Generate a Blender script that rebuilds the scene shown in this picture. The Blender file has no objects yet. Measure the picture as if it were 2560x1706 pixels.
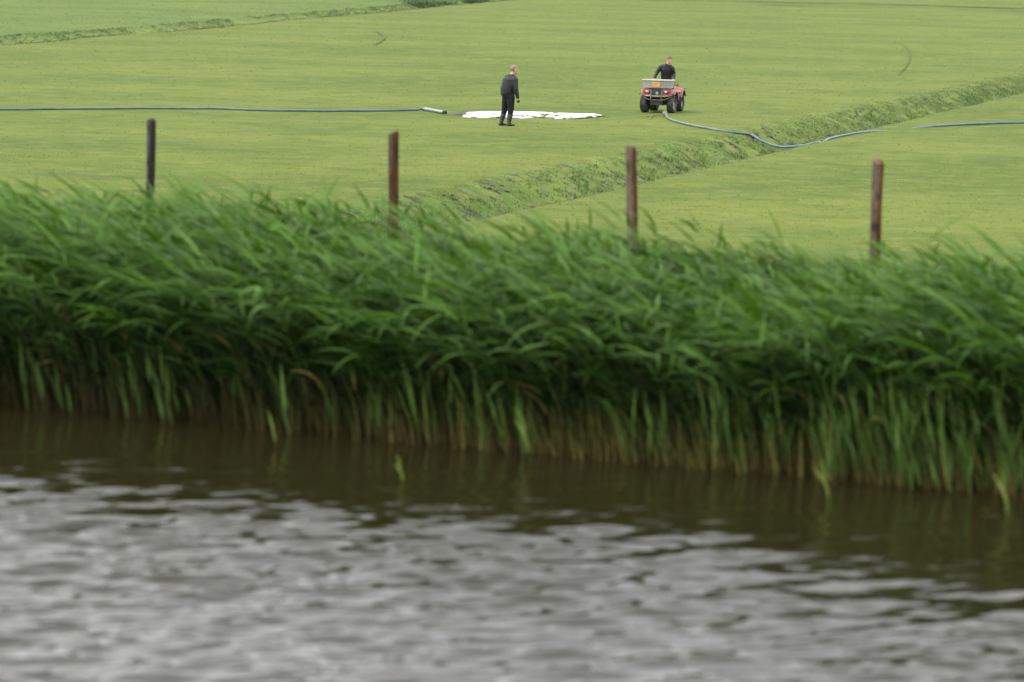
import bpy, bmesh, math
import numpy as np
from mathutils import Vector, Matrix
R = math.radians
scene = bpy.context.scene
C = scene.collection

# ------------------------------------------------------------------ camera
F_PX, CAM_H = 7111.1, 5.2
PITCH, ROLL = math.atan(979 / F_PX), R(1.2)
cam_d = bpy.data.cameras.new('camera')
cam_d.sensor_width = 36.0
cam_d.lens = 100.0
cam_d.clip_start, cam_d.clip_end = 0.5, 8000
cam_d.dof.use_dof = True
cam_d.dof.focus_distance = 87.0
cam_d.dof.aperture_fstop = 1.5
cam = bpy.data.objects.new('camera', cam_d)
C.objects.link(cam)
cam.matrix_world = (Matrix.Translation((0, 0, CAM_H)) @ Matrix.Rotation(R(90) - PITCH, 4, 'X')
                    @ Matrix.Rotation(ROLL, 4, 'Z'))
scene.camera = cam

# ------------------------------------------------------------------ sky, sun, exposure
SUN_EL, SUN_AZ = R(48), R(-98)            # azimuth from +Y towards +X
world = bpy.data.worlds.new('World')
scene.world = world
world.use_nodes = True
wn, wl = world.node_tree.nodes, world.node_tree.links
wn.clear()
w_out = wn.new('ShaderNodeOutputWorld')
w_bg = wn.new('ShaderNodeBackground')
w_bg.inputs['Strength'].default_value = 0.1
w_sky = wn.new('ShaderNodeTexSky')
w_sky.sky_type = 'NISHITA'
w_sky.sun_disc = False
w_sky.sun_elevation = SUN_EL
w_sky.sun_rotation = SUN_AZ
w_sky.dust_density = 3.0
w_tc = wn.new('ShaderNodeTexCoord')
w_map = wn.new('ShaderNodeMapping')
w_map.inputs['Scale'].default_value = (1.0, 1.0, 2.5)
w_noise = wn.new('ShaderNodeTexNoise')
w_noise.inputs['Scale'].default_value = 3.0
w_noise.inputs['Detail'].default_value = 6.0
w_ramp = wn.new('ShaderNodeValToRGB')
w_ramp.color_ramp.elements[0].position = 0.3
w_ramp.color_ramp.elements[0].color = (8.2, 8.4, 8.9, 1)
w_ramp.color_ramp.elements[1].position = 0.7
w_ramp.color_ramp.elements[1].color = (13.0, 12.9, 12.7, 1)
w_mix = wn.new('ShaderNodeMix')
w_mix.data_type = 'RGBA'
w_mix.inputs['Factor'].default_value = 0.92
wl.new(w_tc.outputs['Generated'], w_map.inputs['Vector'])
wl.new(w_map.outputs['Vector'], w_noise.inputs['Vector'])
wl.new(w_noise.outputs['Fac'], w_ramp.inputs['Fac'])
wl.new(w_sky.outputs['Color'], w_mix.inputs['A'])
wl.new(w_ramp.outputs['Color'], w_mix.inputs['B'])
wl.new(w_mix.outputs['Result'], w_bg.inputs['Color'])
wl.new(w_bg.outputs['Background'], w_out.inputs['Surface'])

sun_d = bpy.data.lights.new('sun', 'SUN')
sun_d.energy = 0.8
sun_d.angle = R(40)
sun_d.color = (1.0, 0.97, 0.92)
sun = bpy.data.objects.new('sun', sun_d)
C.objects.link(sun)
to_sun = Vector((math.sin(SUN_AZ) * math.cos(SUN_EL), math.cos(SUN_AZ) * math.cos(SUN_EL), math.sin(SUN_EL)))
sun.rotation_euler = to_sun.to_track_quat('Z', 'Y').to_euler()

scene.view_settings.view_transform = 'Standard'
scene.view_settings.look = 'None'
scene.view_settings.gamma = 1.0
scene.view_settings.use_curve_mapping = False
scene.view_settings.exposure = 1.25
scene.cycles.use_denoising = True
scene.cycles.max_bounces = 8
scene.cycles.transparent_max_bounces = 6

# ------------------------------------------------------------------ helpers
rng = np.random.default_rng(7)


def ray(px, py):
    x, y = (px - 1280) / F_PX, -(py - 853) / F_PX
    c, s = math.cos(ROLL), math.sin(ROLL)
    xr, yr = c * x - s * y, s * x + c * y
    cp, sp = math.cos(PITCH), math.sin(PITCH)
    return np.array([xr, cp + yr * sp, -sp + yr * cp])


def hit(px, py, z=0.0):
    d = ray(px, py)
    t = (z - CAM_H) / d[2]
    return np.array([d[0] * t, d[1] * t, z])


def hash2(ix, iy, seed):
    h = (ix.astype(np.int64) * 374761393 + iy.astype(np.int64) * 668265263 + seed * 974634777) & 0xFFFFFFFF
    h = ((h ^ (h >> 13)) * 1274126177) & 0xFFFFFFFF
    h = h ^ (h >> 16)
    return (h & 0xFFFFFF) / float(0xFFFFFF)


def vnoise(x, y, seed=0):
    x, y = np.asarray(x, float), np.asarray(y, float)
    ix, iy = np.floor(x), np.floor(y)
    fx, fy = x - ix, y - iy
    fx, fy = fx * fx * (3 - 2 * fx), fy * fy * (3 - 2 * fy)
    a, b = hash2(ix, iy, seed), hash2(ix + 1, iy, seed)
    c, d = hash2(ix, iy + 1, seed), hash2(ix + 1, iy + 1, seed)
    return (a + (b - a) * fx) * (1 - fy) + (c + (d - c) * fx) * fy


def fbm(x, y, seed=0, octaves=4):
    v, amp, tot = 0, 1.0, 0
    for o in range(octaves):
        v = v + amp * vnoise(np.asarray(x) * 2 ** o + 17.3 * o, np.asarray(y) * 2 ** o - 9.1 * o, seed + o)
        tot += amp
        amp *= 0.5
    return v / tot


def sstep(a, b, x):
    t = np.clip((np.asarray(x, float) - a) / (b - a), 0, 1)
    return t * t * (3 - 2 * t)


def mesh_np(name, co, loops, totals, smooth=True, col=None):
    me = bpy.data.meshes.new(name)
    co = np.ascontiguousarray(co, np.float32).reshape(-1, 3)
    loops = np.ascontiguousarray(loops, np.int32).ravel()
    totals = np.ascontiguousarray(totals, np.int32)
    me.vertices.add(len(co))
    me.vertices.foreach_set('co', co.ravel())
    me.loops.add(len(loops))
    me.loops.foreach_set('vertex_index', loops)
    me.polygons.add(len(totals))
    starts = np.concatenate([[0], np.cumsum(totals)[:-1]]).astype(np.int32)
    me.polygons.foreach_set('loop_start', starts)
    me.polygons.foreach_set('loop_total', totals)
    if smooth:
        me.polygons.foreach_set('use_smooth', np.ones(len(totals), bool))
    me.update(calc_edges=True)
    if col is not None:
        ca = me.color_attributes.new('Col', 'FLOAT_COLOR', 'POINT')
        c4 = np.ones((len(co), 4), np.float32)
        c4[:, :3] = np.asarray(col, np.float32).reshape(-1, 3)
        ca.data.foreach_set('color', c4.ravel())
    return me


def grid_mesh(name, X, Y, Z, col=None):
    nr, nc = X.shape
    idx = np.arange(nr * nc).reshape(nr, nc)
    q = np.stack([idx[:-1, :-1], idx[:-1, 1:], idx[1:, 1:], idx[1:, :-1]], -1).reshape(-1, 4)
    return mesh_np(name, np.stack([X, Y, Z], -1), q, np.full(len(q), 4), True, col)


def add(name, me, mat=None, parent=None, **props):
    o = bpy.data.objects.new(name, me)
    C.objects.link(o)
    if mat is not None and me is not None:
        me.materials.clear()
        me.materials.append(mat)
    if parent is not None:
        o.parent = parent
    for k, v in props.items():
        o[k] = v
    return o


def thing(name, label, category, loc=(0, 0, 0), rotz=0.0, group=None):
    o = bpy.data.objects.new(name, None)
    o.empty_display_size = 0.2
    C.objects.link(o)
    o.location = loc
    o.rotation_euler = (0, 0, rotz)
    o['label'], o['category'] = label, category
    if group:
        o['group'] = group
    return o


def new_mat(name):
    m = bpy.data.materials.new(name)
    m.use_nodes = True
    nt = m.node_tree
    b = nt.nodes['Principled BSDF']
    return m, nt, b


def plain(name, col, rough=0.6, metal=0.0, var=0.25, scale=12.0, bump=0.0, spec=0.5, dirt=None, dirt_amt=0.45):
    """Principled paint / cloth / rubber with uneven tone, optional dirt blotches and fine relief."""
    m, nt, b = new_mat(name)
    tc = nt.nodes.new('ShaderNodeTexCoord')
    n = nt.nodes.new('ShaderNodeTexNoise')
    n.inputs['Scale'].default_value = scale
    n.inputs['Detail'].default_value = 6
    nt.links.new(tc.outputs['Object'], n.inputs['Vector'])
    r = nt.nodes.new('ShaderNodeValToRGB')
    c = np.array(col)
    r.color_ramp.elements[0].position, r.color_ramp.elements[1].position = 0.3, 0.7
    r.color_ramp.elements[0].color = (*(c * (1 - var)), 1)
    r.color_ramp.elements[1].color = (*np.minimum(c * (1 + var), 1), 1)
    nt.links.new(n.outputs['Fac'], r.inputs['Fac'])
    out = r.outputs['Color']
    if dirt is not None:
        n2 = nt.nodes.new('ShaderNodeTexNoise')
        n2.inputs['Scale'].default_value = scale * 0.45
        n2.inputs['Detail'].default_value = 8
        n2.inputs['Roughness'].default_value = 0.7
        nt.links.new(tc.outputs['Object'], n2.inputs['Vector'])
        mr = nt.nodes.new('ShaderNodeMapRange')
        mr.inputs['From Min'].default_value = 0.62 - 0.4 * dirt_amt
        mr.inputs['From Max'].default_value = 0.78 - 0.3 * dirt_amt
        nt.links.new(n2.outputs['Fac'], mr.inputs['Value'])
        mx = nt.nodes.new('ShaderNodeMix')
        mx.data_type = 'RGBA'
        mx.inputs['B'].default_value = (*dirt, 1)
        nt.links.new(mr.outputs['Result'], mx.inputs['Factor'])
        nt.links.new(out, mx.inputs['A'])
        out = mx.outputs['Result']
    nt.links.new(out, b.inputs['Base Color'])
    b.inputs['Roughness'].default_value = rough
    b.inputs['Metallic'].default_value = metal
    b.inputs['Specular IOR Level'].default_value = spec
    if bump:
        bp = nt.nodes.new('ShaderNodeBump')
        bp.inputs['Strength'].default_value = bump
        bp.inputs['Distance'].default_value = 0.01
        nt.links.new(n.outputs['Fac'], bp.inputs['Height'])
        nt.links.new(bp.outputs['Normal'], b.inputs['Normal'])
    return m


def leaf_mat(name, up=0.0, trans=0.3, rough=0.5, spec=0.3):
    """Vegetation coloured by its own per-leaf colour attribute, with light passing through the blade."""
    m, nt, b = new_mat(name)
    at = nt.nodes.new('ShaderNodeAttribute')
    at.attribute_name = 'Col'
    nt.links.new(at.outputs['Color'], b.inputs['Base Color'])
    b.inputs['Roughness'].default_value = rough
    b.inputs['Specular IOR Level'].default_value = spec
    tr = nt.nodes.new('ShaderNodeBsdfTranslucent')
    hs = nt.nodes.new('ShaderNodeHueSaturation')
    hs.inputs['Saturation'].default_value = 1.15
    hs.inputs['Value'].default_value = 1.1
    nt.links.new(at.outputs['Color'], hs.inputs['Color'])
    nt.links.new(hs.outputs['Color'], tr.inputs['Color'])
    mx = nt.nodes.new('ShaderNodeMixShader')
    mx.inputs['Fac'].default_value = trans
    nt.links.new(b.outputs['BSDF'], mx.inputs[1])
    nt.links.new(tr.outputs['BSDF'], mx.inputs[2])
    nt.links.new(mx.outputs['Shader'], nt.nodes['Material Output'].inputs['Surface'])
    if up > 0:                                   # soft sward: blades shade as the turf they form
        g = nt.nodes.new('ShaderNodeNewGeometry')
        vm = nt.nodes.new('ShaderNodeVectorMath')
        vm.operation = 'SCALE'
        vm.inputs['Scale'].default_value = 1 - up
        nt.links.new(g.outputs['Normal'], vm.inputs[0])
        va = nt.nodes.new('ShaderNodeVectorMath')
        va.inputs[1].default_value = (0, 0, up * 1.6)
        nt.links.new(vm.outputs['Vector'], va.inputs[0])
        vn = nt.nodes.new('ShaderNodeVectorMath')
        vn.operation = 'NORMALIZE'
        nt.links.new(va.outputs['Vector'], vn.inputs[0])
        nt.links.new(vn.outputs['Vector'], b.inputs['Normal'])
        nt.links.new(vn.outputs['Vector'], tr.inputs['Normal'])
    return m


# ------------------------------------------------------------------ lie of the land (metres; field level is z = 0)
WATER_Z = 1.05
NV = np.array([0.37, 1.0]) / math.hypot(0.37, 1.0)      # across the canal, away from the camera
TV = np.array([NV[1], -NV[0]])                          # along the canal, to the right


def u_of(x, y):
    return (np.asarray(x) * 0.37 + np.asarray(y) - 23.45) / math.hypot(0.37, 1.0)


def v_of(x, y):
    return np.asarray(x) * TV[0] + (np.asarray(y) - 23.45) * TV[1]


def uv_to_xy(u, v):
    u, v = np.asarray(u), np.asarray(v)
    return u * NV[0] + v * TV[0], u * NV[1] + v * TV[1] + 23.45


def c1(y):
    return 0.3585 * np.asarray(y) - 21.87


D2 = np.array([[-60, -66], [40, -47], [100, -35.5], [146.5, -26.6], [160.7, -24.3], [177.7, -20.7], [197.6, -18.3], [212, -15.7],
               [238, -11.4], [263, -8.2], [300, -2], [360, 12], [3000, 620]])


def c2(y):
    return np.interp(y, D2[:, 0], D2[:, 1])


BANK_U = [-400, -30, -26.5, -21.0, -19.0, -4.0, -0.6, 0.0, 1.2, 4.0, 6.2, 9.0, 14.5, 16, 5000]
BANK_Z = [3.3, 3.3, 3.2, 1.0, 0.0, 0.0, 0.75, 1.02, 1.16, 1.38, 1.72, 1.75, 0.05, 0.0, 0.0]
PUD_PX = [(128, 862), (250, 822), (420, 812), (730, 810), (1000, 812), (1300, 820), (1500, 830), (1800, 840), (2100, 845),
          (2180, 862), (2205, 876), (2100, 895), (1900, 905), (1700, 925), (1500, 920), (1250, 905), (1000, 915), (870, 905),
          (600, 900), (400, 915), (280, 908), (170, 890)]
PUD = np.array([hit(1130 + a / 5.8825, 140 + b / 5.8825)[:2] for a, b in PUD_PX])
PC = PUD.mean(0)


def puddle_r(x, y):
    """1 on the puddle's rim, below 1 inside it."""
    ang = np.arctan2(y - PC[1], x - PC[0])
    pa = np.arctan2(PUD[:, 1] - PC[1], PUD[:, 0] - PC[0])
    pr = np.hypot(PUD[:, 0] - PC[0], PUD[:, 1] - PC[1])
    o = np.argsort(pa)
    pa, pr = pa[o], pr[o]
    return np.hypot(x - PC[0], y - PC[1]) / np.interp(ang, np.concatenate([pa - 2 * np.pi, pa, pa + 2 * np.pi]), np.tile(pr, 3))


def height(x, y):
    x, y = np.asarray(x, float), np.asarray(y, float)
    u = u_of(x, y)
    z = np.interp(u, BANK_U, BANK_Z)
    fld = sstep(13, 24, u)
    z = z + fld * (fbm(x / 7, y / 9, 3, 3) - 0.5) * 0.10 * (1 - sstep(2.2, 1.3, puddle_r(x, y)))
    d1 = (x - c1(y)) * 0.941
    rough = (fbm(x / 0.38, y / 0.8, 11, 3) - 0.5)
    prof = sstep(1.55, 0.30, np.where(d1 < 0, np.abs(d1) / 1.3, np.abs(d1))) * sstep(36, 44, y)
    z = z - prof * 0.62 + rough * 0.17 * sstep(1.55, 0.85, np.abs(d1)) * np.where(d1 < 0.4, 1, 0.25) * fld
    d2 = (x - c2(y)) * 0.98
    z = z - sstep(2.2, 0.5, np.abs(d2)) * 0.35 * sstep(60, 90, y) + (fbm(x / 1.2, y / 1.6, 15, 2) - 0.5) * 0.16 * sstep(3.2, 1.5, np.abs(d2)) * fld
    z = z - 0.05 * sstep(1.1, 0.9, puddle_r(x, y))
    return z


def hit_ground(px, py, lift=0.0):
    d = ray(px, py)
    t = np.concatenate([np.arange(44, 200, 0.05)])
    P = np.array([0, 0, CAM_H])[None] + d[None] * t[:, None]
    below = P[:, 2] <= height(P[:, 0], P[:, 1]) + lift
    i = int(np.argmax(below)) if below.any() else len(t) - 1
    return P[i]


# ------------------------------------------------------------------ ground sheet
def soil_mat(name, a, b_, c_, d_):
    m, nt, b = new_mat(name)
    tc = nt.nodes.new('ShaderNodeTexCoord')

    def noise(scale, det=6, ro=0.6):
        n = nt.nodes.new('ShaderNodeTexNoise')
        n.inputs['Scale'].default_value = scale
        n.inputs['Detail'].default_value = det
        n.inputs['Roughness'].default_value = ro
        nt.links.new(tc.outputs['Object'], n.inputs['Vector'])
        return n
    n1, n2 = noise(0.9, 8, 0.72), noise(0.12, 4)
    r = nt.nodes.new('ShaderNodeValToRGB')
    r.color_ramp.elements[0].position, r.color_ramp.elements[0].color = 0.32, (*a, 1)
    r.color_ramp.elements[1].position, r.color_ramp.elements[1].color = 0.68, (*b_, 1)
    nt.links.new(n1.outputs['Fac'], r.inputs['Fac'])
    r2 = nt.nodes.new('ShaderNodeValToRGB')
    r2.color_ramp.elements[0].position, r2.color_ramp.elements[0].color = 0.35, (*c_, 1)
    r2.color_ramp.elements[1].position, r2.color_ramp.elements[1].color = 0.65, (*d_, 1)
    nt.links.new(n2.outputs['Fac'], r2.inputs['Fac'])
    mx = nt.nodes.new('ShaderNodeMix')
    mx.data_type = 'RGBA'
    mx.inputs['Factor'].default_value = 0.5
    nt.links.new(r.outputs['Color'], mx.inputs['A'])
    nt.links.new(r2.outputs['Color'], mx.inputs['B'])
    nt.links.new(mx.outputs['Result'], b.inputs['Base Color'])
    b.inputs['Roughness'].default_value = 0.9
    b.inputs['Specular IOR Level'].default_value = 0.15
    bp = nt.nodes.new('ShaderNodeBump')
    bp.inputs['Strength'].default_value = 0.5
    bp.inputs['Distance'].default_value = 0.05
    nb = noise(9, 8, 0.7)
    nt.links.new(nb.outputs['Fac'], bp.inputs['Height'])
    nt.links.new(bp.outputs['Normal'], b.inputs['Normal'])
    return m


def meadow_mat(name, tint, muddy=False):
    """Short turf seen from far off: greens drifting over metres, dry clippings, bare scraps and mowing streaks."""
    m, nt, b = new_mat(name)
    tc = nt.nodes.new('ShaderNodeTexCoord')

    def noise(scale, det, ro, off):
        mp = nt.nodes.new('ShaderNodeMapping')
        mp.inputs['Location'].default_value = (off, off * 0.7, 0)
        mp.inputs['Rotation'].default_value = (0, 0, R(12))
        mp.inputs['Scale'].default_value = (0.8, 1.15, 0.0)
        nt.links.new(tc.outputs['Object'], mp.inputs['Vector'])
        n = nt.nodes.new('ShaderNodeTexNoise')
        n.inputs['Scale'].default_value = scale
        n.inputs['Detail'].default_value = det
        n.inputs['Roughness'].default_value = ro
        nt.links.new(mp.outputs['Vector'], n.inputs['Vector'])
        return n.outputs['Fac']

    def mix(a, col, fac, lo, hi, amount):
        mr = nt.nodes.new('ShaderNodeMapRange')
        mr.interpolation_type = 'SMOOTHSTEP'
        mr.inputs['From Min'].default_value, mr.inputs['From Max'].default_value = lo, hi
        mr.inputs['To Max'].default_value = amount
        nt.links.new(fac, mr.inputs['Value'])
        mx = nt.nodes.new('ShaderNodeMix')
        mx.data_type = 'RGBA'
        nt.links.new(mr.outputs['Result'], mx.inputs['Factor'])
        if isinstance(a, tuple):
            mx.inputs['A'].default_value = (*a, 1)
        else:
            nt.links.new(a, mx.inputs['A'])
        mx.inputs['B'].default_value = (*col, 1)
        return mx.outputs['Result']
    k = np.array(tint)
    T = lambda r, g, bl: tuple(np.array((r, g, bl)) * k)
    c = mix(T(0.086, 0.135, 0.018), T(0.140, 0.180, 0.032), noise(0.10, 3, 0.5, 3), 0.35, 0.65, 1)
    c = mix(c, T(0.066, 0.112, 0.015), noise(0.55, 9, 0.72, 11), 0.46, 0.64, 0.7)
    c = mix(c, T(0.170, 0.205, 0.042), noise(0.9, 9, 0.74, 23), 0.46, 0.64, 0.65)
    c = mix(c, T(0.235, 0.215, 0.080), noise(1.3, 9, 0.76, 37), 0.53, 0.66, 0.7)
    c = mix(c, T(0.120, 0.090, 0.042), noise(0.8, 9, 0.76, 51), 0.57, 0.68, 0.75)
    c = mix(c, T(0.050, 0.080, 0.014), noise(2.6, 8, 0.74, 67), 0.54, 0.68, 0.55)
    if muddy:                                    # cattle-trodden scraps of bare peat
        c = mix(c, (0.15, 0.13, 0.085), noise(2.6, 8, 0.7, 71), 0.54, 0.62, 0.7)
        c = mix(c, (0.040, 0.037, 0.030), noise(1.5, 9, 0.74, 83), 0.535, 0.58, 0.95)
    nt.links.new(c, b.inputs['Base Color'])
    b.inputs['Roughness'].default_value = 0.9
    b.inputs['Specular IOR Level'].default_value = 0.1
    return m


M_field = meadow_mat('meadow_turf', (0.735, 0.735, 0.58))
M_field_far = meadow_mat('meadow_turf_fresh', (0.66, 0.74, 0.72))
M_ditch = meadow_mat('ditch_side_turf', (0.84, 0.92, 0.95), True)
M_soil = soil_mat('wet_ditch_soil', (0.04, 0.037, 0.03), (0.10, 0.095, 0.07), (0.05, 0.06, 0.03), (0.075, 0.10, 0.035))

ys = np.concatenate([np.arange(-60, 18, 2.0), np.arange(18, 48, 0.5), np.arange(48, 132, 0.3), np.arange(132, 300, 1.5),
                     np.geomspace(300, 4000, 40)])
fine1 = np.arange(-3.0, 3.01, 0.14)
fine2 = np.arange(-3.6, 3.61, 0.5)
out = np.geomspace(1, 3000, 34)
rows = []
rows_y = []
for y in ys:                                   # rows run along the canal near it and swing square to the view further out
    w = float(sstep(105, 42, y))
    k = 1 + 0.3585 * 0.37 * w
    a, b = float(c1(y)) / k, float(c2(y))
    mid = np.linspace(b + 3.6, a - 3.0 / k, 40)[1:-1]
    row = np.concatenate([b - 3.6 - out[::-1], b + fine2, mid, a + fine1 / k, a + 3.0 / k + out])
    rows.append(row)
    rows_y.append(y - 0.37 * w * np.clip(row, -80, 80))
GX = np.array(rows)
GY = np.array(rows_y)
GZ = height(GX, GY)
g_me = grid_mesh('field', GX, GY, GZ)
ground = add('field', g_me, M_field, kind='structure')
g_me.materials.append(M_soil)
cx = 0.25 * (GX[:-1, :-1] + GX[1:, :-1] + GX[:-1, 1:] + GX[1:, 1:])
cy = 0.25 * (GY[:-1, :-1] + GY[1:, :-1] + GY[:-1, 1:] + GY[1:, 1:])
g_me.materials.append(M_field_far)
g_me.materials.append(M_ditch)
d1c = (cx - c1(cy)) * 0.941
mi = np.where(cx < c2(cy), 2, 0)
mi = np.where((np.abs(cx - c2(cy)) < 1.6) & (cy > 60), 3, mi)
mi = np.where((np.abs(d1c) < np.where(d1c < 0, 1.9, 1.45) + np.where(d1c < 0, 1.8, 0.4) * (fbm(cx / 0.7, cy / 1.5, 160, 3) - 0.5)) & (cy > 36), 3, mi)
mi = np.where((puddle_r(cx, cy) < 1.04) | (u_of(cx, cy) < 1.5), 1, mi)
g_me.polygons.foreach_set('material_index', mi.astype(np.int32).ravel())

# ------------------------------------------------------------------ canal water
def water_mat(name, base, rough, bump, scale, stretch=(1, 1, 1)):
    m, nt, b = new_mat(name)
    b.inputs['Base Color'].default_value = (*base, 1)
    b.inputs['Roughness'].default_value = rough
    b.inputs['IOR'].default_value = 1.333
    if bump:
        tc = nt.nodes.new('ShaderNodeTexCoord')
        mp = nt.nodes.new('ShaderNodeMapping')
        mp.inputs['Scale'].default_value = stretch
        n = nt.nodes.new('ShaderNodeTexNoise')
        n.inputs['Scale'].default_value = scale
        n.inputs['Detail'].default_value = 3
        nt.links.new(tc.outputs['Object'], mp.inputs['Vector'])
        nt.links.new(mp.outputs['Vector'], n.inputs['Vector'])
        bp = nt.nodes.new('ShaderNodeBump')
        bp.inputs['Strength'].default_value = bump
        bp.inputs['Distance'].default_value = 0.02
        nt.links.new(n.outputs['Fac'], bp.inputs['Height'])
        nt.links.new(bp.outputs['Normal'], b.inputs['Normal'])
    return m


M_water = water_mat('murky_canal_water', (0.015, 0.0135, 0.0045), 0.05, 0.10, 12.0)
wu = np.concatenate([np.linspace(-21.2, -10.2, 24), np.arange(-10, 0.4, 0.022), [0.45]])
wv = np.concatenate([-np.geomspace(300, 8.2, 26), np.arange(-8, 8.01, 0.035), np.geomspace(8.2, 300, 26)])
WU, WV = np.meshgrid(wu, wv, indexing='ij')
WX, WY = uv_to_xy(WU, WV)
WZ = np.zeros_like(WX)
wr = np.random.default_rng(21)
for k in range(90):
    lam = math.exp(wr.uniform(math.log(0.06), math.log(0.75)))
    ang = 1.62 * math.pi + wr.normal(0, 0.30)
    kk = 2 * math.pi / lam
    slope = 0.022
    ph = kk * (WX * math.cos(ang) + WY * math.sin(ang)) + wr.uniform(0, 6.28)
    env = 0.2 + 1.6 * vnoise(WX / (lam * 4) + 31 * k, WY / (lam * 4) - 13 * k, k)
    WZ += env * slope / kk * np.sin(ph + 0.35 * np.sin(ph))
shelter = 0.07 + 0.93 * sstep(-0.2, -4.6, WU + 0.9 * (fbm(WX / 1.6, WY / 1.6, 40, 3) - 0.5))
gust = 0.25 + 1.5 * fbm(WX / 2.4, WY / 1.5, 44, 3)
WZ = WZ * shelter * gust * sstep(11, 8, np.abs(WV)) * sstep(-13, -10, WU)
add('canal_water', grid_mesh('canal_water', WX, WY, WZ + WATER_Z), M_water, kind='structure')

# ------------------------------------------------------------------ meadow grass
def tuft_mesh(name, x, y, z, h, w, col, blades, lean=0.5, spread=0.02, r=None, cvar=0.03):
    """Every tuft is a few tapering blades standing on the ground."""
    r = r or np.random.default_rng(5)
    n = len(x)
    rep = lambda a: np.repeat(np.asarray(a, float), blades)
    X, Y, Z, H, W = rep(x), rep(y), rep(z), rep(h), rep(w)
    m = n * blades
    X = X + r.normal(0, 1, m) * spread
    Y = Y + r.normal(0, 1, m) * spread
    H = H * r.uniform(0.6, 1.15, m)
    az = r.uniform(0, 2 * np.pi, m)
    wx, wy = np.cos(az) * W * 0.5, np.sin(az) * W * 0.5
    la, ll = r.uniform(0, 2 * np.pi, m), r.uniform(0.1, lean, m) * H
    co = np.empty((m, 3, 3))
    co[:, 0] = np.stack([X - wx, Y - wy, Z - 0.01], -1)
    co[:, 1] = np.stack([X + wx, Y + wy, Z - 0.01], -1)
    co[:, 2] = np.stack([X + np.cos(la) * ll - 0.12 * H, Y + np.sin(la) * ll, Z + H], -1)
    c = np.repeat(np.asarray(col), blades, 0) * r.uniform(1 - cvar, 1 + cvar, (m, 1))
    c = np.repeat(c[:, None], 3, 1)
    return mesh_np(name, co, np.arange(m * 3), np.full(m, 3), False, c)


def mixc(a, b, t):
    t = np.clip(np.asarray(t), 0, 1)[:, None]
    return np.asarray(a) * (1 - t) + np.asarray(b) * t


def field_colour(x, y, r):
    n = len(x)
    c = mixc(np.array([[0.150, 0.185, 0.032]]), np.array([[0.235, 0.245, 0.062]]), fbm(x / 1.3, y / 1.5, 60, 4))
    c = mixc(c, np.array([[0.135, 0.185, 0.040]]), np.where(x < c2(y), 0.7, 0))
    return c * r.uniform(0.85, 1.15, (n, 1))


gr = np.random.default_rng(9)
N1, N2 = 9000, 16000
ya = np.sqrt(gr.uniform(46 ** 2, 72 ** 2, N1))
yb = np.exp(gr.uniform(math.log(72), math.log(430), N2))
gy = np.concatenate([ya, yb])
gx = gr.uniform(-1, 1, len(gy)) * (0.195 * gy + 2.5)
d1 = np.abs((gx - c1(gy)) * 0.941)
d2 = np.abs(gx - c2(gy))
keep = (d1 > 1.35) & (d2 > 1.9) & (puddle_r(gx, gy) > 1.06) & (u_of(gx, gy) > 14)
gx, gy = gx[keep], gy[keep]
sc_ = (np.maximum(gy, 70) / 70) ** 0.55
hh = 0.022 * sc_ * gr.uniform(0.7, 1.3, len(gx)) * (0.35 + 0.65 * sstep(1.05, 1.6, puddle_r(gx, gy)))
M_grass = leaf_mat('meadow_grass', up=0.0, trans=0.5, rough=0.7, spec=0.15)
add('meadow_grass', tuft_mesh('meadow_grass', gx, gy, height(gx, gy), hh, 0.045 * sc_ ** 1.2, field_colour(gx, gy, gr), 2, 1.6, 0.025, gr),
    M_grass, kind='stuff', label='short yellow green meadow grass covering the field', category='grass')

# rough grass along both ditches
dr = np.random.default_rng(10)
n = 46000
y_ = np.sqrt(dr.uniform(44 ** 2, 150 ** 2, n))
dd = dr.uniform(-2.2, 1.55, n)
x_ = c1(y_) + dd / 0.941
bare = fbm(dd / 0.28, y_ / 0.9, 90, 3)
lip = np.exp(-((dd + 1.30) / 0.25) ** 2) * 0.10 + np.exp(-((dd + 0.55) / 0.3) ** 2) * 0.12
keep = (bare + lip < 0.70) & (dr.uniform(0, 1, n) < 0.25 + 0.75 * sstep(1.75, 0.95, np.where(dd < 0, np.abs(dd) / 1.25, np.abs(dd))))
x_, y_, dd = x_[keep], y_[keep], dd[keep]
n = len(x_)
cl = fbm(x_ / 0.8, y_ / 1.0, 93, 3)
c = mixc(np.array([[0.095, 0.165, 0.04]]), np.array([[0.18, 0.25, 0.065]]), sstep(0.3, 0.7, cl))
c = mixc(c, np.array([[0.14, 0.195, 0.10]]), dr.uniform(0, 1, n) ** 2)
c = mixc(c, np.array([[0.21, 0.19, 0.10]]), (dr.uniform(0, 1, n) > 0.93) * 0.8)
hh = (0.07 + 0.16 * sstep(0.35, 0.75, fbm(x_ / 0.6, y_ / 0.8, 95, 2))) * sstep(2.0, 1.0, np.abs(dd)) + 0.04
hh = np.where(dd > 0.9, 0.05, hh) * dr.uniform(0.6, 1.3, n)
c = c * np.array([2.0, 1.9, 2.0])
hh = hh * 0.40
M_rough = leaf_mat('ditch_grass', up=0.7, trans=0.5, rough=0.6, spec=0.2)
add('ditch_grass', tuft_mesh('ditch_grass', x_, y_, height(x_, y_), hh, np.full(n, 0.035), c, 4, 0.9, 0.04, dr), M_rough,
    kind='stuff', label='rough tufted grass on the bank of the ditch crossing the field', category='grass')
n = 9000
y_ = dr.uniform(130, 330, n)
dd = dr.uniform(-2.4, 2.2, n)
x_ = c2(y_) + dd
keep = fbm(x_ / 1.2, y_ / 4, 97, 3) < 0.60
x_, y_ = x_[keep], y_[keep]
n = len(x_)
c = mixc(np.array([[0.13, 0.19, 0.09]]), np.array([[0.22, 0.28, 0.12]]), dr.uniform(0, 1, n))
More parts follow.
